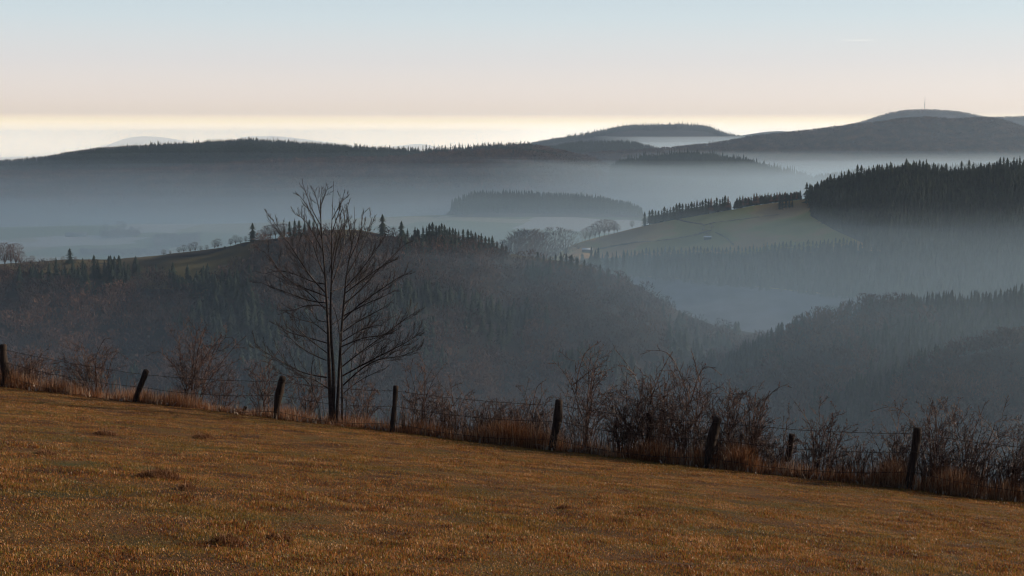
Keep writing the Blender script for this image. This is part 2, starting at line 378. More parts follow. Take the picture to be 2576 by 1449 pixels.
# ------------------------------------------------------------------ near hillside: the sloping pasture
FS = 0.53
def fcoord(x, y): return FS * x + y
def field_z(x, y):
    x = np.asarray(x, float); y = np.asarray(y, float)
    f = fcoord(x, y)
    z = -1.65 - 0.166 * f
    bump = 0.040 * noise(x / 1.1, y / 1.1, 71, 4) + 0.024 * noise(x / 0.42, y / 0.42, 73, 2) + 0.06 * noise(x / 5.0, y / 5.0, 75, 2)
    z = z + bump * np.clip((60 - np.abs(f)) / 60, 0, 1)
    e = np.clip(f - 31.9, 0, None)
    z = z - 0.42 * np.minimum(e, 4) ** 1.0 * np.clip(e / 2.0, 0, 1) - 0.47 * np.clip(e - 4, 0, None)
    return z
def field_mesh():
    ys = np.concatenate([np.linspace(-60, 6, 12), np.arange(7, 42, 0.16), np.geomspace(43, 520, 40)])
    xs = np.concatenate([-np.geomspace(320, 21, 24), np.arange(-20, 20, 0.16), np.geomspace(20.2, 320, 24)])
    # sheared grid that follows the contour of the slope
    XX, FF = np.meshgrid(xs, ys)
    YY = FF - FS * XX * np.clip(1, 0, 1)
    ZZ = field_z(XX, YY)
    nx = len(xs)
    i = np.arange(len(ys) - 1)[:, None] * nx; j = np.arange(nx - 1)[None, :]
    Q = np.stack([i + j, i + j + 1, i + nx + j + 1, i + nx + j], -1).reshape(-1, 4)
    return mesh_np('pasture_ground', np.stack([XX, YY, ZZ], -1).reshape(-1, 3), Q, M['soil'], True)
tag(obj('pasture_ground', field_mesh()), kind='structure')

def fence_y(X, Y=1100, off=0.0):
    """depth at which the sight line of column X meets the fence line (plus off metres beyond)"""
    u, _ = ray(X, Y)
    return (31.3 + off) / (1 + FS * u)
def ground_at(X, off=0.0):
    y = fence_y(X, 1100, off); u, _ = ray(X, 1100)
    return np.array([u * y, y, float(field_z(u * y, y))])

def blades(n, gen, hmin, hmax, wmin, wmax, lean, curve=True):
    """n grass blades, each two triangles: returns V, T"""
    x, y, z, hs = gen(n)
    n = len(x)
    h = rng.uniform(hmin, hmax, n) * hs
    w = rng.uniform(wmin, wmax, n)
    a = rng.uniform(0, 2 * math.pi, n)
    la = rng.uniform(0, 2 * math.pi, n); lm = np.abs(rng.normal(0, lean, n))
    bx, by = np.cos(a) * w / 2, np.sin(a) * w / 2
    lx, ly = np.cos(la) * lm, np.sin(la) * lm
    P = np.zeros((n, 5, 3))
    P[:, 0] = np.stack([x - bx, y - by, z - 0.01], -1); P[:, 1] = np.stack([x + bx, y + by, z - 0.01], -1)
    mx, my, mz = x + lx * h * 0.35, y + ly * h * 0.35, z + h * 0.6
    P[:, 2] = np.stack([mx + bx * 0.7, my + by * 0.7, mz], -1); P[:, 3] = np.stack([mx - bx * 0.7, my - by * 0.7, mz], -1)
    tz = h * np.sqrt(np.clip(1 - (lm * 0.8) ** 2, 0.15, 1))
    P[:, 4] = np.stack([x + lx * h, y + ly * h, z + tz], -1)
    b = (np.arange(n) * 5)[:, None]
    T = np.concatenate([b + np.array([[0, 1, 2]]), b + np.array([[0, 2, 3]]), b + np.array([[3, 2, 4]])])
    return P.reshape(-1, 3), T
def gen_field(n):
    f = rng.uniform(7.0, 31.9, n); 
    # more blades where the pasture is seen closer
    u = rng.uniform(-0.46, 0.46, n)
    y = f / (1 + FS * u); x = u * y
    patch = noise(x / 0.5, y / 0.5, 81, 2); keep = rng.uniform(-1, 1, n) < patch * 0.9 + 0.75
    x, y, patch = x[keep], y[keep], patch[keep]
    tus = np.clip(noise(x / 0.9, y / 0.9, 85, 2), -0.2, 1)
    return x, y, field_z(x, y), 0.8 + 0.55 * patch + 0.7 * tus
V_, T_ = blades(800000, gen_field, 0.012, 0.036, 0.004, 0.011, 1.0)
tag(obj('pasture_grass', mesh_np('pasture_grass', V_, T_, M['blade'])), 'short brown and olive winter pasture grass covering the foreground slope', 'grass', kind='stuff')

# tussocks in the pasture
def tussock(X, Y, rad, h, label):
    u, v = ray(X, Y)
    y = 1.65 / (-v - 0.166 * (1 + FS * u)); x = u * y
    y = float(y); x = float(x)
    n = int(900 * (rad / 0.2) ** 2)
    a = rng.uniform(0, 6.28, n); r = rad * np.sqrt(rng.uniform(0, 1, n))
    px, py = x + np.cos(a) * r * 1.4, y + np.sin(a) * r
    k = 1 - (r / rad) ** 2
    def g(_): return px, py, field_z(px, py) + 0.55 * h * k, 0.5 + 0.9 * k
    Vv, Tt = blades(n, g, h * 0.3, h * 0.75, 0.004, 0.009, 0.9)
    z0 = float(field_z(x, y))
    o = obj('grass_tussock', mesh_np('grass_tussock', Vv - np.array([x, y, z0]), Tt, M['tussock']), loc=(x, y, z0))
    tag(o, label, 'grass tussock', 'tussocks in the pasture')
tussock(405, 1210, 0.20, 0.10, 'broad dark tussock left of the picture middle, largest in the upper pasture')
tussock(570, 1378, 0.10, 0.09, 'bristly tussock low in the pasture below the leafless tree')
tussock(512, 1100, 0.16, 0.09, 'reddish tussock in the pasture just below the short leaning stub')
tussock(470, 1238, 0.09, 0.08, 'small fuzzy tussock just right of the broad dark one')
tussock(268, 1092, 0.16, 0.07, 'low flat tussock in the upper left of the pasture')
tussock(115, 1140, 0.11, 0.06, 'pale little tussock near the left end of the pasture')
tussock(705, 1365, 0.09, 0.06, 'low dark tussock near the bottom edge, right of the bristly one')
tussock(1420, 1280, 0.08, 0.05, 'small dark tussock in the middle of the pasture')

# ------------------------------------------------------------------ fence
def px2w(X, Y, off=0.0, Yb=None):
    y = fence_y(X, Y, off)
    return at(X, Y, y)
def post_mesh(P, rad, flat=True):
    P = np.array(P)
    # resample
    t = np.linspace(0, 1, 14); idx = np.linspace(0, 1, len(P))
    Q = np.stack([np.interp(t, idx, P[:, k]) for k in range(3)], 1)
    for _ in range(2): Q[1:-1] = (Q[:-2] + 2 * Q[1:-1] + Q[2:]) / 4
    r = rad * (1 + 0.09 * np.sin(t * 9 + rad * 90) + rng.normal(0, 0.04, 14))
    r = np.concatenate([r, [r[-1] * 0.75]]); Q = np.vstack([Q, Q[-1] + (Q[-1] - Q[-2]) * 0.22])
    mb = MB(); mb.tube(Q, r, 11)
    V = mb.V[0]; V += rng.normal(0, rad * 0.05, V.shape)
    return mb
fence_base = ground_at(1395)
fence = empty('barbed_wire_fence', tuple(fence_base))
tag(fence, 'old barbed wire fence on crooked dark wooden posts along the lower pasture edge', 'fence')
posts = [([(8, 868), (9, 905), (15, 940), (10, 1000)], 9.5, 'thick crooked post at the left edge'),
         ([(368, 932), (356, 965), (343, 997), (339, 1040)], 7.2, 'bent post leaning to the right'),
         ([(712, 948), (703, 985), (697, 1020), (694, 1068)], 9.5, None),
         ([(996, 972), (993, 1010), (989, 1060), (985, 1108)], 6.3, 'slim straight post right of the leafless tree'),
         ([(1406, 1007), (1404, 1050), (1393, 1100), (1385, 1155)], 10.5, 'stout post with a rounded top'),
         ([(1806, 1050), (1799, 1078), (1785, 1125), (1775, 1205)], 12, 'thick post with a frayed split top'),
         ([(2308, 1077), (2306, 1110), (2295, 1170), (2280, 1255)], 10.5, 'thick leaning post wrapped in grass'),
         ([(2800, 1128), (2797, 1180), (2790, 1240), (2784, 1310)], 11, None), ([(-330, 840), (-332, 880), (-335, 920), (-338, 975)], 9, None)]
tops = []
for pts, rpx, lab in posts:
    xb = pts[-1][0]
    y = float(fence_y(xb))
    P = [at(a, b, y) for a, b in pts][::-1]
    mb = post_mesh(P, rpx / F * y)
    for k in range(len(mb.V)): mb.V[k] = mb.V[k] - fence_base
    o = obj('post', mb.mesh('post', M['post'], False), fence)
    if lab: o['label'] = lab
    tops.append((np.array(P)[::-1], rpx / F * y))
tops.sort(key=lambda t: t[0][0][0])
def along(P, d):
    """point d metres below the top of a post"""
    acc = 0
    for a, b in zip(P[:-1], P[1:]):
        L = np.linalg.norm(b - a)
        if acc + L >= d: return a + (b - a) * (d - acc) / L
        acc += L
    return P[-1]
for wi, dd in enumerate((0.10, 0.46, 0.86)):
    mb = MB(); bb = MB()
    for (A, ra), (B, rb) in zip(tops[:-1], tops[1:]):
        p, q = along(A, dd).copy(), along(B, dd).copy()
        p[1] -= ra; q[1] -= rb
        t = np.linspace(0, 1, 25)[:, None]
        sag = (0.05 + 0.04 * wi) * 4 * t * (1 - t)
        L = p + (q - p) * t; L[:, 2] -= sag[:, 0]; L += rng.normal(0, 0.004, L.shape)
        mb.tube(L, 0.0055, 4, cap=False)
        m = int(np.linalg.norm(q - p) / 0.13)
        for s in np.linspace(0.01, 0.99, m):
            c = p + (q - p) * s; c[2] -= (0.05 + 0.04 * wi) * 4 * s * (1 - s)
            for _ in range(2):
                d = rng.normal(0, 1, 3); d /= np.linalg.norm(d)
                bb.tube([c - d * 0.018, c + d * 0.018], 0.0045, 3, cap=False)
    for k in range(len(mb.V)): mb.V[k] = mb.V[k] - fence_base
    for k in range(len(bb.V)): bb.V[k] = bb.V[k] - fence_base
    w = obj('wire', mb.mesh('wire', M['wire']), fence)
    tag(obj('barbs', bb.mesh('barbs', M['wire']), w), kind='stuff')
for pts, rpx, lab, off in [([(618, 1023), (612, 1036), (598, 1066)], 4, 'short thin stub leaning right between two fence posts', 0.3),
                      ([(1993, 1092), (1990, 1110), (1982, 1160)], 7.5, 'broken post stub half hidden among weeds in the right of the hedge', 1.0),
                      ([(1634, 1040), (1634, 1080), (1632, 1150)], 8, 'old post stub hidden inside the dense thorn bush', 1.2),
                      ([(72, 962), (71, 978), (72, 1005)], 8, 'low dark stump in the weeds beside the left edge post', 0.2)]:
    y = float(fence_y(pts[-1][0], 1100, off))
    P = [at(a, b, y) for a, b in pts][::-1]
    o0 = P[0].copy()
    mb = post_mesh(P, rpx / F * y)
    for k in range(len(mb.V)): mb.V[k] = mb.V[k] - o0
    tag(obj('post_stub', mb.mesh('post_stub', M['post']), loc=tuple(o0)), lab, 'post stub')

# ------------------------------------------------------------------ woody plants
def unit(v): return v / (np.linalg.norm(v) + 1e-9)
def grow(mb, P, r0, r1, lvl, maxlvl, rngp, up=0.35, spread=0.6, nchild=(5, 8), lenf=0.42, k=4, tips=None, minr=0.0022, start=0.25):
    """a branch along P with side branches on it"""
    P = np.asarray(P, float); n = len(P)
    rad = np.maximum(np.linspace(r0, r1, n), minr)
    mb.tube(P, rad, k if lvl == 0 else (4 if lvl == 1 else 3), cap=False)
    if tips is not None and lvl >= 1: tips.append(P[-1])
    if lvl >= maxlvl: return
    seg = np.linalg.norm(np.diff(P, axis=0), axis=1); L = seg.sum()
    m = rngp.integers(nchild[0], nchild[1] + 1)
    side = rngp.uniform(0, 6.28)
    for c in range(m):
        t = start + (1 - start) * (c + rngp.uniform(0.1, 0.9)) / m
        acc = t * L; i = 0
        while i < len(seg) - 1 and acc > seg[i]: acc -= seg[i]; i += 1
        fr = min(1, acc / (seg[i] + 1e-9))
        p = P[i] + (P[i + 1] - P[i]) * fr
        T = unit(P[i + 1] - P[i])
        A = unit(np.cross(T, [0.3, 0.9, 0.2])); B = np.cross(T, A)
        side += 2.4 + rngp.uniform(-0.5, 0.5)
        o = A * math.cos(side) + B * math.sin(side)
        d = unit(T * 0.75 + o * spread + np.array([0, 0, up * 0.4]))
        ln = L * lenf * (1.05 - 0.65 * t) * rngp.uniform(0.6, 1.25)
        q = [p]; dd = d.copy(); ns = 5 if lvl == 0 else 4
        for s in range(ns):
            dd = unit(dd + np.array([0, 0, up * 0.28]) + rngp.normal(0, 0.10, 3))
            q.append(q[-1] + dd * ln / ns)
        rb = max(minr, rad[min(i, n - 1)] * (0.55 if minr > 0.0043 else 0.36))
        grow(mb, q, rb, max(minr * 0.7, rb * 0.35), lvl + 1, maxlvl, rngp, up, spread, nchild if lvl == 0 else (max(2, nchild[0] - 2), max(3, nchild[1] - 3)), lenf * 0.95, k, tips, minr, start)
def smooth_poly(P, n):
    P = np.array(P, float); t = np.linspace(0, 1, n); idx = np.linspace(0, 1, len(P))
    Q = np.stack([np.interp(t, idx, P[:, k]) for k in range(P.shape[1])], 1)
    for _ in range(2): Q[1:-1] = (Q[:-2] + 2 * Q[1:-1] + Q[2:]) / 4
    return Q

def big_tree():
    rp_ = np.random.default_rng(11)
    def zp(a, b): return (780 + a / 1.647) * 0.7902, (540 + b / 1.647) * 0.7902
    y0 = float(fence_y(845, 1075, 0.6))
    base = at(845, 1078, y0); base[2] = float(field_z(base[0], base[1]))
    tr = empty('leafless_tree', tuple(base))
    tag(tr, 'tall leafless several-stemmed tree with fan of bare branches beside the fence', 'tree')
    trunks = [([(452, 1322), (445, 1150), (440, 1000), (437, 830), (425, 650), (418, 520), (400, 330), (393, 180), (403, 92)], 13, -0.1),
              ([(478, 1325), (487, 1200), (495, 1050), (503, 860), (520, 700), (525, 600), (543, 480), (560, 400), (580, 320), (572, 195)], 11, 0.3),
              ([(458, 1320), (470, 1100), (455, 950), (447, 800), (450, 650), (457, 500), (452, 380), (458, 200), (465, 60)], 11, 0.1),
              ([(508, 1335), (510, 1200), (507, 1060), (500, 900), (487, 790), (470, 735), (452, 700)], 6.5, -0.3),
              ([(525, 1335), (535, 1180), (560, 1020), (575, 900), (600, 800)], 2.6, 0.5),
              ([(400, 1330), (385, 1230), (350, 1160), (345, 1050), (370, 930)], 2.6, -0.5),
              ([(392, 1330), (375, 1200), (330, 1110), (255, 1050), (210, 1000)], 2.4, 0.4),
              ([(545, 1335), (600, 1180), (640, 1080), (655, 980)], 2.0, 0.6),
              ([(425, 1330), (400, 1180), (395, 1050), (375, 900)], 2.2, 0.6)]
    limbs = [[(425, 650), (340, 560), (290, 480), (240, 400), (190, 330), (145, 265)],
             [(438, 672), (370, 640), (300, 620), (200, 570), (150, 480), (95, 425)],
             [(435, 700), (330, 690), (200, 635), (150, 622), (80, 590)],
             [(440, 730), (380, 705), (300, 715), (250, 745), (165, 735)],
             [(432, 910), (330, 880), (230, 855), (165, 812)],
             [(425, 1000), (330, 960), (240, 890), (190, 825)],
             [(428, 1090), (300, 1070), (200, 1010), (110, 960), (50, 920)],
             [(436, 800), (370, 790), (340, 720), (318, 680)],
             [(420, 560), (380, 470), (355, 380), (300, 330)],
             [(418, 600), (350, 590), (250, 540), (170, 525), (110, 545)],
             [(402, 360), (360, 250), (300, 150), (268, 122)], [(395, 290), (345, 200), (320, 120), (300, 68)],
             [(395, 240), (375, 150), (355, 95)], [(393, 200), (420, 130), (436, 88)],
             [(456, 330), (490, 230), (520, 120)], [(458, 260), (505, 170), (540, 138)],
             [(405, 420), (340, 300), (300, 250), (262, 235)],
             [(500, 1040), (600, 960), (700, 890), (830, 790), (902, 742)],
             [(505, 1085), (640, 1010), (760, 950), (860, 900), (912, 858)],
             [(510, 1135), (620, 1030), (720, 985), (800, 988), (922, 940)],
             [(515, 790), (600, 700), (700, 640), (780, 580), (830, 550), (872, 546)],
             [(518, 765), (640, 700), (720, 670), (790, 632)],
             [(520, 705), (600, 640), (700, 520), (780, 450), (832, 395)],
             [(525, 620), (600, 540), (680, 430), (722, 365)],
             [(530, 560), (600, 440), (640, 330), (668, 250)], [(548, 470), (600, 360), (622, 215)],
             [(560, 400), (545, 280), (535, 190)], [(522, 650), (640, 560), (740, 490), (800, 470)],
             [(455, 600), (500, 480), (525, 360), (520, 230)], [(455, 560), (475, 440), (500, 330), (540, 250)],
             [(495, 860), (560, 800), (650, 765)], [(500, 930), (620, 880), (720, 870), (780, 850)], [(498, 980), (580, 900), (640, 820), (740, 770)],
             [(508, 1180), (590, 1110), (690, 1060), (740, 1040)], [(450, 640), (560, 600), (640, 580)],
             [(440, 1150), (350, 1090), (260, 1090), (150, 1060)], [(445, 760), (380, 690), (320, 630), (250, 600), (190, 560)], [(430, 860), (360, 800), (290, 790), (210, 740)], [(428, 960), (350, 900), (280, 840), (240, 770)], [(515, 850), (600, 790), (700, 740), (760, 700)], [(510, 900), (590, 850), (660, 820), (730, 815)], [(520, 740), (570, 640), (620, 560), (660, 470)], [(440, 540), (470, 420), (490, 300), (505, 210)], [(445, 820), (560, 740), (640, 700)]]
    def wpt(a, b, dy): 
        X, Y = zp(a, b); return at(X, Y, y0 + dy) - base
    mbt = MB()
    for P, rpx, dy in trunks:
        n = len(P)
        W = smooth_poly([wpt(a, b, dy * i / (n - 1)) for i, (a, b) in enumerate(P)], 22)
        W[0, 2] -= 0.15
        r = rpx / 1.647 * 0.7902 / F * y0
        rr = r * (1 - 0.95 * np.linspace(0, 1, 22) ** 0.85); rr[0] *= 1.25
        mbt.tube(W, np.maximum(rr, 0.005), 8, cap=False)
    obj('trunk', mbt.mesh('trunk', M['bark'], True), tr)
    mb = MB()
    for li, P in enumerate(limbs):
        n = len(P); dy = rp_.uniform(-1.5, 1.5)
        W = smooth_poly([wpt(a, b, dy * i / (n - 1)) for i, (a, b) in enumerate(P)], 12)
        ln = np.linalg.norm(np.diff(W, axis=0), axis=1).sum()
        r = 0.006 + 0.0062 * ln
        grow(mb, W, r, 0.005, 0, 2, rp_, up=0.34, spread=0.50, nchild=(max(6, int(6.2 * ln)), max(8, int(7.6 * ln))), lenf=0.42 - 0.03 * ln, k=5, minr=0.0037, start=0.15)
    for P, rpx, dy in trunks:
        n = len(P)
        W = smooth_poly([wpt(a, b, dy * i / (n - 1)) for i, (a, b) in enumerate(P)], 14)
        W = W[6:13]
        grow(mb, W, 0.012, 0.005, 0, 2, rp_, up=0.2, spread=0.6, nchild=(3, 5), lenf=0.16, k=3, minr=0.0048, start=0.05)
    obj('crown', mb.mesh('crown', M['tree_twig']), tr)
big_tree()

def ico():
    t = (1 + 5 ** 0.5) / 2
    V = np.array([(-1, t, 0), (1, t, 0), (-1, -t, 0), (1, -t, 0), (0, -1, t), (0, 1, t), (0, -1, -t), (0, 1, -t), (t, 0, -1), (t, 0, 1), (-t, 0, -1), (-t, 0, 1)], float)
    V /= np.linalg.norm(V[0])
    T = np.array([(0, 11, 5), (0, 5, 1), (0, 1, 7), (0, 7, 10), (0, 10, 11), (1, 5, 9), (5, 11, 4), (11, 10, 2), (10, 7, 6), (7, 1, 8), (3, 9, 4), (3, 4, 2), (3, 2, 6), (3, 6, 8), (3, 8, 9), (4, 9, 5), (2, 4, 11), (6, 2, 10), (8, 6, 7), (9, 8, 1)])
    return V, T
ICO = ico()
HIP = mesh_np('rosehip', ICO[0] * np.array([0.013, 0.013, 0.017]), ICO[1], M['hip'], True)
def bush(X, Ytop, wpx, label, seed, nst=9, off=1.0, hips=25, leaders=(), dens=(8, 11), name='thorn_bush', arch=0.6):
    rp_ = np.random.default_rng(seed)
    base = ground_at(X, off); y = base[1]
    top = at(X, Ytop, y)
    H = top[2] - base[2]; Wd = wpx / F * y / 2
    b = empty(name, tuple(base)); tag(b, label, 'bush', 'bushes along the fence')
    mb = MB(); tips = []
    for i in range(nst):
        a = rp_.uniform(0, 6.28); q = (i + 0.5) / nst
        rx = Wd * (0.25 + 0.75 * q) * math.cos(a) ; ry = 0.6 * Wd * q * math.sin(a)
        h = H * rp_.uniform(0.55, 1.15) * (1 - 0.25 * q * abs(math.cos(a)))
        r0 = rp_.uniform(0, 0.12)
        p0 = np.array([math.cos(a) * r0 + 0.2 * rx, math.sin(a) * r0, -0.08])
        P = [p0, p0 + np.array([rx * 0.18, ry * 0.2, h * 0.4]), p0 + np.array([rx * 0.5, ry * 0.5, h * 0.75]), p0 + np.array([rx * 0.85, ry * 0.85, h * (1.0 - 0.05 * arch)]), p0 + np.array([rx * 1.15, ry * 1.1, h * (1.0 - 0.22 * arch * rp_.uniform(0, 1))])]
        W = smooth_poly(P, 10); W[2:] += rp_.normal(0, 0.02, (8, 3))
        grow(mb, W, rp_.uniform(0.008, 0.014), 0.004, 0, 2, rp_, up=0.16, spread=0.85, nchild=dens, lenf=0.42, k=4, tips=tips, minr=0.0044, start=0.15)
    for L in leaders:
        dy = rp_.uniform(-0.4, 0.4)
        W = smooth_poly([at(a, c, y + dy * i / len(L)) - base for i, (a, c) in enumerate(L)], 14)
        grow(mb, W, 0.013, 0.004, 0, 2, rp_, up=0.2, spread=0.7, nchild=(8, 11), lenf=0.16, k=4, tips=tips, minr=0.0048, start=0.2)
    obj('stems', mb.mesh('stems', M['twig']), b)
    if hips and tips:
        tips = np.array(tips)
        tp = tips[tips[:, 2] > H * 0.45]
        if len(tp):
            for k in rp_.integers(0, len(tp), min(hips, 28)):
                h_ = obj('rosehip', HIP, b, tuple(tp[k])); q_ = rp_.uniform(0.8, 1.3); h_.scale = (q_, q_, q_)
BUSHES = [
    (-60, 860, 170, 'bramble tangle left of the crooked post at the frame edge', 12, 0.8, 10, ()),
    (75, 880, 170, 'low bramble tangle with thin arching shoots right of the left edge post', 14, 0.8, 8, ([(60, 990), (75, 940), (95, 900), (130, 868)],)),
    (245, 850, 200, 'spreading thorn bush between the left edge post and the bent post', 14, 0.9, 35, ([(255, 1010), (250, 960), (232, 925), (195, 915), (150, 922)], [(240, 1000), (238, 900), (262, 850), (280, 852)])),
    (478, 815, 210, 'tall wild rose bush hung with hips right of the bent post', 15, 0.9, 60, ([(465, 1040), (468, 985), (510, 905), (550, 850), (572, 842)], [(468, 985), (440, 920), (400, 880), (370, 895)], [(500, 1040), (520, 960), (590, 870), (620, 845)], [(480, 990), (500, 870), (520, 815)])),
    (550, 930, 110, 'thin shrub between the tall rose bush and the short leaning stub', 7, 0.8, 10, ()),
    (672, 905, 110, 'sparse shrub growing just left of the post nearest the leafless tree', 8, 0.7, 12, ()),
    (770, 930, 110, 'sparse undergrowth shrub at the left foot of the leafless tree', 8, 0.9, 8, ()),
    (910, 945, 110, 'sparse undergrowth shrub at the right foot of the leafless tree', 8, 0.9, 8, ()),
    (1062, 905, 120, 'slender shrub forking on a short stem right of the slim post', 8, 0.9, 14, ([(1060, 1095), (1060, 1040), (1085, 960), (1120, 915)], [(1060, 1050), (1030, 1000), (1020, 930)])),
    (1135, 965, 110, 'shrub with one upright shoot midway between slim post and rounded post', 8, 1.0, 8, ([(1150, 1110), (1143, 1030), (1132, 960)],)),
    (1235, 985, 150, 'wide low tangle of twigs over the orange dead grass', 12, 1.1, 12, ()),
    (1335, 965, 120, 'twiggy shrub just left of the rounded post', 10, 1.0, 14, ([(1340, 1120), (1340, 1020), (1350, 970), (1375, 955)],)),
    (1462, 890, 150, 'leaning thorn bush with one long whip right of the rounded post', 11, 1.0, 40, ([(1490, 1130), (1455, 1020), (1435, 960), (1410, 925), (1388, 905)], [(1448, 990), (1455, 930), (1475, 880), (1512, 858)], [(1440, 970), (1470, 945), (1500, 920)])),
    (1575, 930, 150, 'dense dark thorn thicket right of the bush with the long whip', 17, 1.1, 40, ([(1620, 1150), (1615, 1000), (1600, 950), (1570, 905), (1545, 877)], [(1600, 945), (1570, 920), (1545, 918)])),
    (1650, 915, 150, 'densest thicket in the middle of the hedge hiding an old stub', 17, 1.2, 30, ([(1640, 1150), (1630, 1020), (1665, 930), (1690, 885)],)),
    (1735, 900, 150, 'tall thorn bush with two bowed shoots left of the frayed post', 14, 1.1, 40, ([(1770, 1160), (1740, 1010), (1715, 950), (1690, 890), (1660, 880), (1625, 882)], [(1738, 1010), (1755, 950), (1770, 920), (1795, 925), (1815, 945)], [(1760, 960), (1745, 900), (1738, 880)])),
    (1822, 965, 140, 'bushy thicket directly behind the frayed post', 14, 1.1, 20, ()),
    (1890, 975, 130, 'bush with a long shoot reaching up right of the frayed post', 12, 1.0, 30, ([(1880, 1190), (1890, 1090), (1920, 1010), (1950, 978), (1985, 965)],)),
    (1960, 1050, 120, 'low loose shrub just left of the half hidden broken stub', 9, 1.0, 10, ()),
    (2065, 1015, 130, 'open rose bush with berry tips right of the broken stub', 9, 0.9, 50, ([(2050, 1190), (2045, 1080), (2020, 1040), (1998, 1008)], [(2060, 1170), (2075, 1080), (2110, 1040)])),
    (2150, 1080, 110, 'small sparse shrub in the gap left of the grass wrapped post', 8, 0.9, 8, ()),
    (2255, 1020, 140, 'arching thorn bush leaning over from the left of the grass wrapped post', 12, 1.0, 30, ([(2340, 1230), (2320, 1110), (2280, 1035), (2235, 1020), (2195, 1035)],)),
    (2355, 1015, 150, 'tall twiggy bush directly right of the grass wrapped post', 14, 0.9, 30, ([(2350, 1240), (2350, 1110), (2335, 1050), (2348, 1005)],)),
    (2440, 1010, 150, 'tall bush at the right of the hedge with upright fanned stems', 13, 0.9, 40, ([(2410, 1240), (2430, 1140), (2460, 1060), (2480, 1010)],)),
    (2540, 1060, 140, 'thorn bush cut by the right edge of the picture', 12, 0.9, 25, ([(2560, 1250), (2520, 1120), (2490, 1070)],)),
    (2660, 1060, 150, 'thorn bush standing just past the right edge of the picture', 10, 0.9, 10, ()),
]
for bi, (X, Yt, w, lab, nst, off, hp, lead) in enumerate(BUSHES):
    bush(X, Yt, w, lab, 100 + bi, nst=nst, off=off, hips=hp, leaders=lead)

# dry weeds, dead grass and fallen leaves along the verge
def strip_gen(X0, X1, o0, o1, mask=None):
    def g(n):
        X = rng.uniform(X0, X1, n); off = rng.uniform(o0, o1, n)
        u, _ = ray(X, np.full(n, 1100.0))
        y = (31.3 + off) / (1 + FS * u); x = u * y
        hs = np.ones(n)
        if mask is not None:
            m = mask(X); keep = rng.uniform(0, 1, n) < m
            x, y, hs = x[keep], y[keep], 0.45 + 0.75 * m[keep]
        return x, y, field_z(x, y), hs
    return g
def weed_mask(X): return np.clip(np.interp(X, [-300, 0, 60, 200, 330, 380, 480, 620, 760, 960, 1010, 1060, 1200, 1300, 1400, 1440, 1520, 1600, 1800, 1900, 2000, 2150, 2250, 2400, 2500, 2900],
                                      [.7, .8, .9, .5, .45, .15, .22, .07, .2, .2, .7, .6, .75, .9, .8, .7, .55, .8, .8, .8, .6, .5, .6, .8, .7, .7]) + 0.15 * noise(X / 30, X * 0, 5, 2), 0, 1)
def stalks(n):
    x, y, z, hs = strip_gen(-300, 2900, 0.35, 3.2, weed_mask)(n)
    mb = MB()
    for k in range(len(x)):
        h = rng.uniform(0.3, 0.95) * hs[k]
        d = rng.normal(0, 0.16, 2)
        p = np.array([x[k], y[k], z[k] - 0.03])
        P = [p, p + [d[0] * 0.3 * h, d[1] * 0.3 * h, h * 0.5], p + [d[0] * h, d[1] * h, h]]
        mb.tube(P, [0.0075, 0.006, 0.0045], 3, cap=False)
        if rng.uniform() < 0.5:
            for _ in range(rng.integers(1, 4)):
                t = rng.uniform(0.4, 0.95); c = np.array(P[1]) + (np.array(P[2]) - P[1]) * t
                e = c + np.array([rng.normal(0, 0.07), rng.normal(0, 0.07), rng.uniform(0.03, 0.14)])
                mb.tube([c, e], [0.005, 0.0035], 3, cap=False)
    return mb.mesh('dry_weeds', M['stalk'])
tag(obj('dry_weeds', stalks(9500)), 'dry reddish weed stalks standing in a thin belt behind the fence', 'weeds', kind='stuff')
def grass_mask(X): 
    v = np.zeros_like(X)
    for c, w, a in [(30, 70, .9), (150, 90, .5), (360, 60, .5), (450, 60, .6), (720, 60, .45), (900, 90, .3), (1080, 70, .4), (1290, 95, 1.0), (1390, 30, .8), (1500, 60, .3), (1650, 70, .7), (1760, 40, .7), (1860, 55, 1.0), (2000, 60, .35), (2120, 50, .3), (2250, 55, 1.0), (2400, 70, .9), (2540, 60, .5), (2700, 80, .7), (-120, 90, .7)]:
        v = np.maximum(v, a * np.exp(-((X - c) / w) ** 2))
    return np.clip(v, 0.04, 1)
Va, Ta = blades(90000, strip_gen(-300, 2900, -0.1, 1.8, grass_mask), 0.22, 0.62, 0.005, 0.009, 0.32)
Vb, Tb = blades(60000, strip_gen(-300, 2900, -0.15, 2.6), 0.05, 0.20, 0.005, 0.010, 0.85)
tag(obj('dead_grass', mesh_np('dead_grass', np.vstack([Va, Vb]), np.vstack([Ta, Tb + len(Va)]), M['straw'])), 'tall rust brown dead grass clumped around the fence posts', 'dead grass', kind='stuff')
Vc, Tc = blades(3600, strip_gen(-300, 2900, -0.25, 1.2, lambda X: 0.3 + 0.6 * (noise(X / 25, X * 0, 44, 2) > 0.05)), 0.05, 0.20, 0.020, 0.050, 0.95)
tag(obj('leaf_litter', mesh_np('leaf_litter', Vc, Tc, M['leaf'])), 'pale curled dead leaves and bent straws littered along the fence foot', 'leaf litter', kind='stuff')

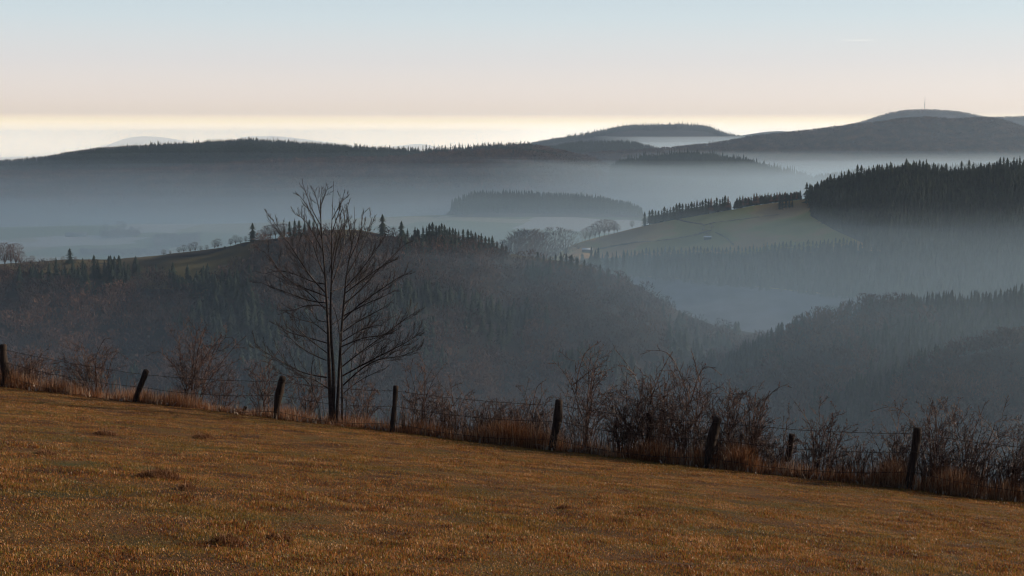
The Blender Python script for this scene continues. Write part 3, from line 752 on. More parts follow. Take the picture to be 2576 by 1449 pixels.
# ------------------------------------------------------------------ tree prototypes (unit height)
def spruce_v(layers, spikes, width, seed, jag=0.5, trunk_top=0.1, taper=0.9, gap=0.0):
    r_ = np.random.default_rng(seed); mb = MB()
    for i in range(layers):
        t = (i + 0.3) / layers
        z = trunk_top + (1 - trunk_top) * t
        r = width * (1 - t) ** taper * r_.uniform(0.8, 1.12) + 0.010
        if gap and r_.uniform() < gap: r *= 0.5
        dz = (1 - trunk_top) / layers
        n = spikes * 2; ang = np.arange(n) * math.pi / spikes + r_.uniform(0, 6.28) + r_.normal(0, 0.12, n)
        rad = np.where(np.arange(n) % 2 == 0, r * r_.uniform(0.7, 1.25, n), r * jag * r_.uniform(0.7, 1.1, n))
        zz = np.where(np.arange(n) % 2 == 0, z - dz * r_.uniform(0.3, 1.1, n), z + dz * 0.15)
        V = np.stack([np.cos(ang) * rad, np.sin(ang) * rad, zz], 1)
        V = np.vstack([V, [0, 0, min(1.0, z + dz * 1.35)]])
        j = np.arange(n); mb.add(V, T=np.stack([j, (j + 1) % n, np.full(n, n)], 1))
    V = np.concatenate(mb.V); T = np.concatenate(mb.T)
    V[:, 2] /= V[:, 2].max()
    return V, T
def bare_v(n, seed, spread=0.33, crown0=0.25, wid=0.012, ln=0.12, stems=6):
    r_ = np.random.default_rng(seed); mb = MB()
    for _ in range(stems):
        a = r_.uniform(0, 6.28); q = r_.uniform(0.2, 0.9) * spread
        mb.tube([[0, 0, 0.0 + crown0 * 0.7], [math.cos(a) * q * 0.5, math.sin(a) * q * 0.5, crown0 + 0.2], [math.cos(a) * q, math.sin(a) * q, r_.uniform(0.6, 0.92)]], [0.012, 0.008, 0.003], 3, cap=False)
    a = r_.uniform(0, 6.28, n); zc = r_.uniform(0, 1, n)
    env = np.sqrt(np.clip(1 - (2 * zc - 0.85) ** 2 / 1.35, 0.03, 1))
    rr = spread * env * r_.uniform(0.1, 1, n) ** 0.6
    c = np.stack([np.cos(a) * rr, np.sin(a) * rr, crown0 + (1 - crown0 - 0.03) * zc], 1)
    d = np.stack([np.cos(a) * 0.5, np.sin(a) * 0.5, np.full(n, 0.9)], 1) + r_.normal(0, 0.35, (n, 3)); d /= np.linalg.norm(d, axis=1, keepdims=True)
    s = np.cross(d, r_.normal(0, 1, (n, 3))); s /= np.linalg.norm(s, axis=1, keepdims=True)
    L = ln * r_.uniform(0.6, 1.3, n)[:, None]; w = wid * r_.uniform(0.6, 1.4, n)[:, None]
    V = np.stack([c - s * w, c + s * w, c + d * L], 1).reshape(-1, 3)
    mb.add(V, T=np.arange(3 * n).reshape(-1, 3))
    fs = np.concatenate(mb.T); V = np.concatenate(mb.V)
    if mb.Q:
        q = np.concatenate(mb.Q); fs = np.vstack([fs, q[:, [0, 1, 2]], q[:, [0, 2, 3]]])
    V[:, 2] = np.clip(V[:, 2], 0, 1.0)
    return V, fs
def trunk_v(r=0.018, top=0.9):
    mb = MB(); mb.tube([[0, 0, -0.03], [0, 0, 0.3], [0, 0, top]], [r, r * 0.75, r * 0.2], 5)
    return mb
SPH = [spruce_v(14, 8, w, 200 + k, trunk_top=tt, gap=0.12, jag=0.45, taper=tp) for k, (w, tt, tp) in enumerate([(0.20, 0.05, 0.8), (0.23, 0.04, 0.7), (0.17, 0.08, 0.9), (0.24, 0.05, 0.85), (0.16, 0.1, 0.75)])]
SPL = [spruce_v(7, 5, w, 220 + k, trunk_top=0.12, taper=0.62 + 0.12 * k) for k, w in enumerate([0.22, 0.27, 0.20, 0.30])]
SPX = [spruce_v(3, 4, w, 240 + k, trunk_top=0.0, jag=0.7) for k, w in enumerate([0.20, 0.25, 0.17])]
LAR = [spruce_v(12, 6, 0.20, 260 + k, jag=0.12, trunk_top=0.15) for k in range(2)]
BRH = [bare_v(420, 280 + k, spread=sp, crown0=c0, wid=0.0065, ln=0.10, stems=11) for k, (sp, c0) in enumerate([(0.36, 0.22), (0.42, 0.28), (0.30, 0.30)])]
BRL = [bare_v(46, 300 + k, spread=0.36, crown0=0.25, wid=0.030, ln=0.20, stems=3) for k in range(4)]
BRX = [bare_v(16, 320 + k, spread=0.42, crown0=0.2, wid=0.07, ln=0.30, stems=1) for k in range(3)]

def scatter(protos, P, H, wide=1.0):
    """joined copies of low-poly trees at P with heights H"""
    Vs, Ts = [], []; n0 = 0
    which = rng.integers(0, len(protos), len(P))
    for w, (V, T) in enumerate(protos):
        sel = np.where(which == w)[0]
        if not len(sel): continue
        a = rng.uniform(0, 6.28, len(sel)); h = H[sel]; ws = h * wide * rng.uniform(0.85, 1.2, len(sel))
        c, s = np.cos(a)[:, None], np.sin(a)[:, None]
        X = (V[None, :, 0] * c - V[None, :, 1] * s) * ws[:, None] + P[sel, 0][:, None]
        Y = (V[None, :, 0] * s + V[None, :, 1] * c) * ws[:, None] + P[sel, 1][:, None]
        Z = V[None, :, 2] * h[:, None] + P[sel, 2][:, None]
        Vs.append(np.stack([X, Y, Z], -1).reshape(-1, 3))
        Ts.append((T[None] + (np.arange(len(sel)) * len(V))[:, None, None]).reshape(-1, 3) + n0)
        n0 += len(sel) * len(V)
    return np.concatenate(Vs), np.concatenate(Ts)
def forest(name, ridge, X0, X1, s0, s1, n, protos, hmin, hmax, mat, label, mask=None, wide=1.0, sink=0.6, spow=1.0):
    X = rng.uniform(X0, X1, n); s = s0 + (s1 - s0) * rng.uniform(0, 1, n) ** spow
    P = ridge.pt(X, s)
    if mask is not None:
        px_, py_ = pix(P[:, 0], P[:, 1], P[:, 2]); k = mask(X, s, px_, py_, P)
        P = P[k]
    P[:, 2] -= sink
    H = hmin + (hmax - hmin) * np.clip(rng.uniform(0, 1, len(P)) ** 1.4 * (1 + 0.5 * noise(P[:, 0] / 40, P[:, 1] / 40, 6)), 0, 1.3)
    V, T = scatter(protos, P, H, wide)
    o = obj(name, mesh_np(name, V, T, M[mat]))
    tag(o, label, 'woodland', kind='stuff')
    return o

FAR_ROW = []
# far woods along the crests
forest('far_forest', RI, -500, 1340, -0.05, 0.10, 9500, SPX, 12, 25, 'spruce', 'toothed line of conifers along the long dark ridge at the left', wide=1.12, mask=lambda X, s, a, b, P: rng.uniform(0, 1, len(X)) < np.where((X > 1345), 0.2, 1))
forest('crest_conifers', RI, -500, 1340, -0.012, 0.012, 520, SPX, 22, 32, 'spruce', 'taller conifers poking out of the long dark ridge skyline', wide=0.85)
forest('crest_conifers', RK, 1545, 2150, -0.012, 0.02, 210, SPX, 24, 36, 'spruce', 'taller conifers poking out of the misty central hill skyline', wide=0.85)
forest('crest_conifers', RD, 1420, 1850, -0.01, 0.01, 170, SPX, 30, 44, 'spruce', 'taller conifers along the edge of the flat topped far hill', wide=0.85)
forest('far_bare_wood', RI, 1280, 1760, -0.05, 0.5, 5200, BRX, 14, 20, 'bare', 'rounded leafless woodland on the right shoulder of the long ridge', wide=1.1)
forest('far_forest', RI, -500, 1500, 0.10, 0.55, 16000, SPX + BRX, 14, 22, 'spruce', 'dark forest covering the upper slope of the long ridge', wide=1.2)
forest('far_forest', RJ, -500, 1560, -0.05, 0.45, 14000, SPX + BRX, 13, 20, 'bare', 'brownish wood on the lower shelf of the long ridge', wide=1.2)
forest('far_forest', RI2, -100, 600, -0.05, 0.1, 1500, BRX, 14, 20, 'bare', 'pale wood on the ridge peeping out behind the long ridge', wide=1.2)
forest('far_forest', RD, 1200, 2000, -0.03, 0.12, 5200, SPX, 14, 28, 'spruce', 'hazy conifer wood on the flat topped far hill', wide=1.2)
forest('far_forest', RF, 2000, 2900, -0.03, 0.1, 4000, SPX + BRX, 12, 18, 'bare', 'hazy woodland on the hill that carries the mast', wide=1.3)
forest('far_forest', RG, 1450, 2800, -0.03, 0.45, 16000, BRX, 13, 19, 'bare', 'brown leafless woodland on the broad hill at the upper right', wide=1.25)
forest('far_forest', RG, 1700, 2100, -0.02, 0.02, 300, SPX, 16, 26, 'spruce', 'scattered conifers along the left shoulder of the broad hill', wide=1.1)
forest('far_forest', RE, 1300, 1700, -0.03, 0.2, 2500, SPX, 14, 24, 'spruce', 'misty wood on the low far hill in front of the flat topped one', wide=1.2)
forest('far_forest', RK, 1535, 2200, -0.05, 0.35, 9000, SPX, 14, 25, 'spruce', 'conifer forest on the misty hill at the centre', wide=1.35)
forest('far_forest', RK2, 1750, 2900, -0.05, 0.2, 4500, SPX, 15, 24, 'spruce', 'conifer forest fading into mist behind the right hand forest', wide=1.1)
forest('plateau_forest', RL, 1135, 1615, -0.5, 0.75, 3600, SPX, 13, 25, 'spruce', 'long dark conifer plantation standing on the pale plateau', wide=1.15)

for fx, fh in [(936, 22), (958, 20), (1002, 27), (1018, 21), (1028, 24), (1046, 22), (1052, 30), (1064, 34), (1072, 38), (1081, 34), (1092, 36), (1100, 30), (1112, 34), (1120, 33), (1134, 38), (1146, 32), (1155, 36), (1163, 32), (1178, 31), (1192, 28), (1213, 32), (1220, 30), (1228, 31), (1241, 30), (1254, 29), (1262, 31), (1274, 26), (1282, 28), (1298, 27), (1308, 25), (1320, 28)]:
    FAR_ROW.append((fx, fh))
# nearer forests
def m_right_forest(X, s, a, b, P): return (a > 2035) & (b < np.interp(a, [2035, 2080, 2200, 2300, 3500], [538, 570, 618, 660, 680]))
forest('conifer_forest', RM, 2030, 3300, -0.12, 0.42, 11000, SPL, 9, 19, 'spruce', 'dark conifer forest covering the right hand hill', mask=m_right_forest)
def m_low_forest(X, s, a, b, P):
    top = np.interp(a, [1300, 1340, 1480, 1580, 1650, 1840, 2050, 2200, 2500, 3400], [668, 668, 668, 664, 660, 658, 645, 620, 650, 660])
    bot = np.interp(a, [1300, 1580, 1700, 2000, 2160, 2300, 2500, 3400], [700, 700, 712, 740, 760, 800, 900, 900])
    return (b > top) & (b < bot)
forest('valley_forest', RM, 1330, 3300, 0.1, 0.95, 19000, SPL, 7, 17, 'spruce', 'belt of conifers below the meadow on the right hand hill', mask=m_low_forest)
def pN(P): return noise(P[:, 0] / 70, P[:, 1] / 70, 91, 2)
def m_left_con(X, s, a, b, P):
    grass = (a < 640) & (b < np.interp(a, [-400, 0, 200, 380, 500, 640], [672, 682, 690, 695, 715, 640]))
    hill = (a > 700) & (a < 1300) & (b < 612) & (pN(P) < 0.4)
    return ~grass & ((pN(P) > 0.24) | ((a > 1000) & (b < 650))) 
forest('conifer_wood', RN, -600, 1990, 0.02, 0.9, 8500, SPL, 11, 18, 'spruce', 'patches of dark conifers on the near wooded slope', mask=m_left_con, wide=1.25)
def m_left_bare(X, s, a, b, P):
    grass = (a < 640) & (b < np.interp(a, [-400, 0, 200, 380, 500, 560, 640], [672, 682, 690, 700, 722, 700, 640]))
    return ~grass & (pN(P) <= 0.3) & ~((a > 820) & (a < 950) & (b < 600))
forest('bare_wood', RN, -600, 1990, 0.02, 0.9, 9500, BRL, 10, 15, 'bare', 'reddish brown leafless wood covering the near slope', mask=m_left_bare, wide=1.1)
forest('spur_forest', RO, 1780, 3200, -0.1, 0.8, 7500, SPL, 7, 14, 'spruce', 'misty conifers on the wooded spur at the lower right', mask=lambda X, s, a, b, P: pN(P) > -0.25)
forest('spur_forest', RO, 1780, 3200, -0.05, 0.8, 3500, BRL, 11, 16, 'bare', 'leafless trees between the conifers of the lower right spur', mask=lambda X, s, a, b, P: pN(P) <= -0.1, wide=1.1)
forest('spur_forest', RQ, 2000, 3100, -0.1, 0.8, 2600, BRL, 9, 14, 'bare', 'brown leafless wood on the nearest spur at the lower right', mask=lambda X, s, a, b, P: pN(P) <= 0.25, wide=1.1)
forest('spur_forest', RQ, 2000, 3100, -0.1, 0.8, 1500, SPL, 10, 15, 'spruce', 'conifers on the nearest spur at the lower right', mask=lambda X, s, a, b, P: pN(P) > 0.2)

def crest_sheet(name, ridge, X0, X1, s0, s1, mat, lift=1.0, n=240):
    Xs = np.linspace(X0, X1, n); k = 16
    G = np.array([ridge.pt(np.full(k, X), np.linspace(s0, float(np.interp(X, *s1)), k)) for X in Xs]); G[..., 2] += lift
    i = np.arange(n - 1)[:, None] * k; j = np.arange(k - 1)[None, :]
    Q = np.stack([i + j, i + j + 1, i + k + j + 1, i + k + j], -1).reshape(-1, 4)
    tag(obj(name, mesh_np(name, G.reshape(-1, 3), Q, mat, True)), kind='structure')
M['ridge_grass'] = mat_noise('ridge_grass', [(0.35, (0.035, 0.027, 0.014)), (0.5, (0.07, 0.052, 0.022)), (0.62, (0.13, 0.10, 0.035))], scale=0.012, rough=1.0)
crest_sheet('ridge_meadow', RN, -600, 660, -0.6, ([-600, 0, 200, 380, 500, 600, 660], [0.02, 0.02, 0.05, 0.10, 0.13, 0.09, 0.0]), M['ridge_grass'])
crest_sheet('ridge_meadow', RN, 800, 970, -0.6, ([800, 850, 950, 970], [0.0, 0.03, 0.03, 0.0]), M['ridge_grass'])
crest_sheet('ridge_meadow', RN, 1285, 1500, -0.6, ([1285, 1500], [0.012, 0.02]), M['ridge_grass'])

# frosted valley field, a thin sheet on the flank of the right hill
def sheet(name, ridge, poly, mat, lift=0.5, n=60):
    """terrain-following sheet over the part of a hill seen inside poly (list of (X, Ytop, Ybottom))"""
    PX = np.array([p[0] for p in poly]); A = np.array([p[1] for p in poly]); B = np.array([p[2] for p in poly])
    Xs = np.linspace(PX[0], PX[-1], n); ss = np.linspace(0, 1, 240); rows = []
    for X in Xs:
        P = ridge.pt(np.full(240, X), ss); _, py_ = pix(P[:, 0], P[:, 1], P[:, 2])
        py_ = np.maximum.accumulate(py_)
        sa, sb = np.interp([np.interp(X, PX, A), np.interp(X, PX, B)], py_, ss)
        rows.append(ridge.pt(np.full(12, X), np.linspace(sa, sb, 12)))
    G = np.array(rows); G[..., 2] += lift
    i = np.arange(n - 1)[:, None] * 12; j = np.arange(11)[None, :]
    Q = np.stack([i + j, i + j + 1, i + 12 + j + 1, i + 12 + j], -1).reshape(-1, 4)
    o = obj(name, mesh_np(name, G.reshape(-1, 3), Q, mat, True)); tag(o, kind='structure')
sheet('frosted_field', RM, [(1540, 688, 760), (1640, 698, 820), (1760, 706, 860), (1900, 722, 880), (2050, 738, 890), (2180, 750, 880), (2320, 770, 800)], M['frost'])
sheet('forest_ground', RM, [(1460, 652, 700), (1640, 650, 697), (1760, 648, 705), (1900, 644, 721), (2050, 638, 737), (2180, 632, 749), (2320, 640, 769), (2500, 645, 900), (3300, 655, 950)], M['wood_floor'], lift=0.8, n=120)
sheet('forest_ground', RM, [(2040, 470, 545), (2100, 440, 580), (2200, 440, 625), (2320, 440, 668), (3400, 420, 690)], M['wood_floor'], lift=0.8, n=120)

# ------------------------------------------------------------------ individual trees
ME_SP = [(mesh_np('crown', V, T, M['spruce']), trunk_v().mesh('trunk', M['trunk'])) for V, T in SPH]
ME_LA = [(mesh_np('crown', V, T, M['bare']), trunk_v(0.014, 0.95).mesh('trunk', M['trunk'])) for V, T in LAR]
ME_BR = [(mesh_np('crown', V, T, M['bare']), trunk_v(0.022, 0.5).mesh('trunk', M['trunk'])) for V, T in BRH]
count = {'n': 0}
def tree(ridge, X, s, Ytop, label, group=None, kind='spruce', wide=1.0, name=None, v=None):
    p = ridge.pt(np.array([X]), np.array([s]))[0]
    ux, uz = ray(X, Ytop)
    p[0] = ux * p[1]                       # keep the trunk under its own top
    h = max(4.0, float(uz * p[1] - p[2]))
    ms = {'spruce': ME_SP, 'larch': ME_LA, 'bare': ME_BR}[kind]
    cm, tm = ms[random.randrange(len(ms)) if v is None else v]
    nm = name or {'spruce': 'spruce_tree', 'larch': 'larch_tree', 'bare': 'bare_tree'}[kind]
    e = empty(nm, tuple(p), random.uniform(0, 6.28), (h * wide, h * wide, h))
    tag(e, label, 'tree', group)
    obj('crown', cm, e); obj('trunk', tm, e)
    count['n'] += 1
    return e
S = 'spruce'
tree(RN, 175, 0.004, 624, 'lone broad spruce on the grassy ridge at the left', None, wide=2.1, v=3)
rowL = 'row of small spruces below the grassy ridge at the left'
for X, Y in [(208, 648), (215, 662), (236, 641), (246, 652), (262, 653), (281, 650), (288, 660), (299, 641), (303, 650), (312, 655), (322, 662), (341, 643), (336, 655), (350, 662), (370, 668), (383, 670), (392, 664), (410, 676), (425, 672)]:
    tree(RN, X, 0.040 + 0.02 * random.random(), Y, 'small ragged spruce in the loose row below the grassy ridge at the left', rowL, wide=1.4)
tree(RN, 635, 0.0, 560, 'tall dark spruce on the crest left of the leafless tree', None, wide=1.6, v=1)
for X, Y in [(728, 556), (741, 549), (752, 553), (766, 556), (778, 551), (788, 553), (798, 558), (806, 560)]:
    tree(RN, X, 0.006, Y, 'spruce in the small crest group seen through the top of the leafless tree', 'spruces behind the leafless tree', wide=1.5)
tree(RN, 962, 0.004, 538, 'tallest single spruce on the crest right of the leafless tree', None, wide=1.6, v=1)
tree(RN, 1010, 0.004, 555, 'broad spruce just right of the tallest single spruce', None, wide=1.9, v=3)
tree(RN, 1025, 0.006, 574, 'short spruce leaning on the broad one on the crest', None, wide=1.5, v=0)
for X, Y in [(1044, 570), (1054, 577), (1064, 567), (1073, 568), (1080, 561), (1088, 558), (1097, 566), (1105, 565), (1111, 560), (1118, 564), (1125, 574), (1131, 570), (1139, 572), (1146, 574), (1154, 577), (1165, 575), (1177, 576), (1185, 578), (1196, 583), (1204, 590), (1211, 586), (1221, 593), (1230, 595), (1242, 604), (1250, 605), (1263, 607), (1273, 617)]:
    tree(RN, X, 0.012 + 0.012 * random.random(), Y, 'dark spruce in the jagged stand on the crest end right of the leafless tree', 'spruces of the jagged crest stand', wide=1.6)
for X, Y in [(1340, 640), (1353, 632), (1368, 640), (1384, 642), (1398, 636), (1411, 634), (1425, 636), (1438, 640), (1452, 648), (1470, 652), (1486, 660), (1510, 664), (1530, 672), (1556, 682)]:
    tree(RN, X, 0.03, Y, 'spruce rising from the misty wood edge below the saddle meadow', 'spruces below the saddle meadow', wide=1.6)
tree(RM, 1622, 0.004, 532, 'broad spruce at the left end of the tree row on the meadow crest', None, wide=1.3, v=1)
forest('row_backing', RM, 1640, 2015, -0.06, -0.03, 260, SPL, 9, 12, 'spruce', 'younger conifers filling the gaps of the row behind the meadow crest', wide=1.5)
X = 1634.0
while X < 2016:
    if not (1840 < X < 1848):
        Y = float(np.interp(X, [1622, 1680, 1730, 1816, 1939, 2015], [531, 518, 507, 494, 484, 484])) + random.uniform(-3, 6)
        k = 'larch' if X > 1780 and random.random() < 0.28 else 'spruce'
        tree(RM, X, -0.012 - 0.02 * random.random(), Y, ('pale larch' if k == 'larch' else 'dark spruce') + ' in the long row behind the meadow crest on the right', 'tree row behind the meadow crest', kind=k, wide=1.5 if k == 'larch' else 1.75)
    X += random.uniform(6.0, 8.5)
for X, Y in [(1962, 492), (1969, 487), (1978, 484), (1986, 489), (1993, 496)]:
    tree(RM, X, 0.045, Y, 'spruce in the tight clump standing alone on the meadow by the forest', 'clump on the meadow', wide=1.15)
tree(RM, 2030, 0.03, 457, 'tall dark spruce standing apart at the left edge of the right hand forest', None, wide=1.15, v=1)
X = 2050.0
while X < 2640:
    Y = float(np.interp(X, [2050, 2082, 2130, 2170, 2295, 2376, 2466, 2553, 2640], [452, 440, 426, 414, 401, 408, 406, 396, 392])) + random.uniform(-6, 13)
    tree(RM, X, -0.005 + 0.02 * random.random(), Y, 'dark spruce on the skyline of the right hand forest', 'skyline spruces of the right hand forest', wide=1.5)
    X += random.uniform(7, 12)
for X, Y in [(1488, 620), (1498, 628), (1505, 622), (1528, 632), (1540, 634), (1551, 630), (1569, 635)]:
    tree(RM, X, 0.42, Y, 'spruce in the broken group at the left end of the lower meadow edge', 'broken group below the meadow', wide=1.2)
X = 1588.0
while X < 2150:
    Y = float(np.interp(X, [1588, 1644, 1830, 2000, 2150], [623, 620, 618, 605, 596])) + random.uniform(-3, 7)
    p = RM.pt(np.full(60, X), np.linspace(0.1, 0.7, 60)); _, py_ = pix(p[:, 0], p[:, 1], p[:, 2])
    s_ = float(np.interp(Y + 38, np.maximum.accumulate(py_), np.linspace(0.1, 0.7, 60)))
    tree(RM, X, s_, Y, 'spruce in the straight forest edge under the meadow on the right', 'forest edge under the meadow', wide=1.6)
    X += random.uniform(8, 12)
def bare(ridge, X, s, Y, label, group=None, wide=1.0, v=None): return tree(ridge, X, s, Y, label, group, kind='bare', wide=wide, v=v)
for X, Y in [(-70, 612), (-35, 606), (-8, 612), (10, 609), (26, 614), (38, 611), (50, 632)]:
    bare(RN, X, 0.004, Y, 'leafless tree in the round clump on the ridge at the left edge', 'clump at the left edge', 1.1)
bare(RN, 70, 0.0, 649, 'tiny leafless tree beside the left edge clump', None, 1.0)
bare(RN, 80, 0.0, 643, 'small round headed leafless tree between the edge clump and the lone spruce', None, 1.3)
for X, Y, lab in [(128, 648, 'thin sapling on the ridge left of the lone broad spruce'), (136, 650, 'second thin sapling nearest the lone broad spruce'), (158, 644, 'faint bare shrub touching the left of the lone broad spruce'), (190, 645, 'faint bare shrub touching the right of the lone broad spruce')]:
    bare(RN, X, 0.0, Y, lab, None, 1.0)
for X, Y in [(412, 628), (428, 630), (450, 622), (462, 616), (478, 612), (490, 608), (505, 618), (520, 616), (540, 604), (548, 600), (580, 600), (592, 592), (604, 596), (618, 594)]:
    bare(RN, X, 0.0, Y, 'bare shrub in the broken line climbing the ridge toward the tall dark spruce', 'shrub line on the ridge', 1.0)
for X, Y in [(655, 578), (668, 568), (680, 565), (692, 563), (704, 562), (714, 562), (990, 572), (818, 566)]:
    bare(RN, X, 0.003, Y, 'round headed leafless tree between the spruces on the near crest', 'leafless trees on the near crest', 1.15)
for X, Y in [(1288, 600), (1298, 592), (1308, 584), (1318, 578), (1328, 574), (1338, 577), (1346, 582), (1352, 596)]:
    bare(RM, X, 0.16, Y, 'leafless tree of the dense misty grove above the saddle meadow', 'misty grove at the saddle', 1.2)
for X, Y, lab in [(1375, 582, 'open crowned leafless tree, left of the misty three right of the grove'), (1396, 570, 'tallest open crowned leafless tree in the misty three right of the grove'), (1424, 576, 'open crowned leafless tree, right of the misty three right of the grove')]:
    bare(RM, X, 0.10, Y, lab, None, 1.25, 1)
for X, Y in [(1472, 574), (1484, 568), (1497, 562), (1508, 556), (1520, 551), (1532, 552), (1545, 556), (1553, 564)]:
    bare(RM, X, 0.006, Y, 'leafless tree of the round copse on the meadow brow', 'copse on the meadow brow', 1.15)
bare(RM, 1590, 0.0, 555, 'slender lollipop shaped bare tree between the copse and the tree row', None, 0.9)
for X, Y in [(265, 562), (282, 566), (300, 556), (312, 560), (330, 568), (352, 570)]:
    bare(RP, X, 0.05, Y, 'faint hazy tree on the far plateau at the left', 'hazy trees on the plateau', 1.2)
def ridge_s(ridge, X, Y, n=200):
    p = ridge.pt(np.full(n, X), np.linspace(0, 1, n)); _, py_ = pix(p[:, 0], p[:, 1], p[:, 2])
    return float(np.interp(Y, np.maximum.accumulate(py_), np.linspace(0, 1, n)))
forest('hazy_copse', RP, 255, 350, ridge_s(RP, 300, 588), ridge_s(RP, 300, 600), 150, BRL, 9, 14, 'bare', 'pale hazy copse on the far plateau behind the lone spruce', wide=1.2)
forest('hazy_copse', RP, 385, 500, ridge_s(RP, 440, 598), ridge_s(RP, 440, 622), 300, BRL + SPL, 9, 15, 'bare', 'larger hazy copse on the far plateau right of the pale one', wide=1.2)
forest('hazy_copse', RP, 200, 420, ridge_s(RP, 300, 632), ridge_s(RP, 300, 645), 260, BRL, 7, 11, 'bare', 'hazy scrub on the plateau slope above the row of small spruces', wide=1.3)

for fx, fh in FAR_ROW:
    p = RI.pt(np.array([float(fx)]), np.array([0.0]))[0]
    _, py_ = pix(p[0], p[1], p[2])
    tree(RI, fx, 0.0, float(py_) - fh * 0.72, 'ragged tall conifer of the open group on the skyline of the long dark ridge', 'skyline conifers on the long dark ridge', wide=0.95)

# hedges and walls on the right meadow
def hedge(pts, h, w, label, n=90, lump=0.5):
    t = np.linspace(0, 1, n); idx = np.linspace(0, 1, len(pts))
    Xs = np.interp(t, idx, [p[0] for p in pts]); Ys = np.interp(t, idx, [p[1] for p in pts])
    P = np.array([RM.pt(np.array([a]), np.array([ridge_s(RM, a, b, 400)]))[0] for a, b in zip(Xs, Ys)])
    H = h * (0.6 + 0.8 * np.abs(noise(t * 30, t * 0, 17, 2)) + lump * rng.uniform(0, 1, n))
    c = P.mean(0)
    V, T = scatter(BRL, P + rng.normal(0, 0.5, P.shape) * [1, 1, 0] - [0, 0, 0.3], H, 1.8)
    V2, T2 = scatter(BRL, P + rng.normal(0, 0.8, P.shape) * [1, 1, 0] - [0, 0, 0.3], H * 0.8, 2.2)
    o = obj('hedge', mesh_np('hedge', np.vstack([V, V2]) - c, np.vstack([T, T2 + len(V)]), M['bare']), loc=tuple(c))
    tag(o, label, 'hedge')
hedge([(1500, 629), (1560, 618), (1600, 611), (1680, 605), (1750, 593), (1790, 580)], 1.8, 1, 'long dark field hedge crossing the lower meadow up to the white roof', 150)
hedge([(1698, 552), (1730, 560), (1770, 566)], 1.8, 1, 'short hedge running down from the meadow crest', 60)
hedge([(1770, 568), (1800, 560), (1870, 552), (1960, 540)], 1.1, 1, 'thin hedge across the upper meadow below the spruce clump', 110)
hedge([(1800, 585), (1830, 600), (1848, 618)], 1.2, 1, 'faint hedge curving down the meadow right of the white roof', 60)
for X, Y, h in [(1768, 576, 7), (1790, 571, 6), (1778, 588, 6)]:
    s_ = ridge_s(RM, X, Y + 6)
    bare(RM, X, s_, Y - 8, 'dark bare shrub where the meadow hedges meet', 'shrubs at the hedge crossing', 1.6)

# ------------------------------------------------------------------ small buildings, vehicle, mast
def shed(ridge, X, Y, L, Wd, h, rz, label, name='shed', roofmat='white'):
    s_ = ridge_s(ridge, X, Y); p = ridge.pt(np.array([X]), np.array([s_]))[0]
    e = empty(name, tuple(p), rz); tag(e, label, name.replace('_', ' '))
    w = MB(); w.box((0, 0, h / 2 - 0.4), (L, Wd, h + 0.8)); 
    w.add([[-L / 2, -Wd / 2, h], [-L / 2, Wd / 2, h], [-L / 2, 0, h + Wd * 0.22], [L / 2, -Wd / 2, h], [L / 2, Wd / 2, h], [L / 2, 0, h + Wd * 0.22]], T=[[0, 2, 1], [3, 4, 5]])
    obj('wall', w.mesh('wall', M['dark_wall']), e)
    r = MB(); o = 0.4; rh = Wd * 0.22; t = 0.12
    a = [[-L / 2 - o, -Wd / 2 - o, h - 0.1], [L / 2 + o, -Wd / 2 - o, h - 0.1], [L / 2 + o, 0, h + rh + 0.08], [-L / 2 - o, 0, h + rh + 0.08], [L / 2 + o, Wd / 2 + o, h - 0.1], [-L / 2 - o, Wd / 2 + o, h - 0.1]]
    bb = [[q[0], q[1], q[2] + t] for q in a]
    r.add(a + bb, [[6, 7, 8, 9], [9, 8, 10, 11], [0, 3, 2, 1], [3, 5, 4, 2], [0, 1, 7, 6], [5, 11, 10, 4], [0, 6, 9, 3], [3, 9, 11, 5], [1, 2, 8, 7], [2, 4, 10, 8]])
    obj('roof', r.mesh('roof', M[roofmat]), e)
    d = MB(); d.box((L * 0.2, -Wd / 2 - 0.03, 1.0), (min(2.4, L * 0.3), 0.06, 2.0)); obj('door', d.mesh('door', M['trunk']), e)
    return e
shed(RM, 1781, 602, 7.5, 5.0, 2.6, 0.15, 'small shed with a gleaming white roof on the right meadow', 'shed')
shed(RM, 1478, 634, 12, 7, 3.0, -0.1, 'low farm shed with a pale roof at the foot of the meadow', 'barn')
shed(RP, 192, 594, 44, 14, 5, 0.1, 'long low barn far away on the hazy plateau', 'long_barn', 'steel')

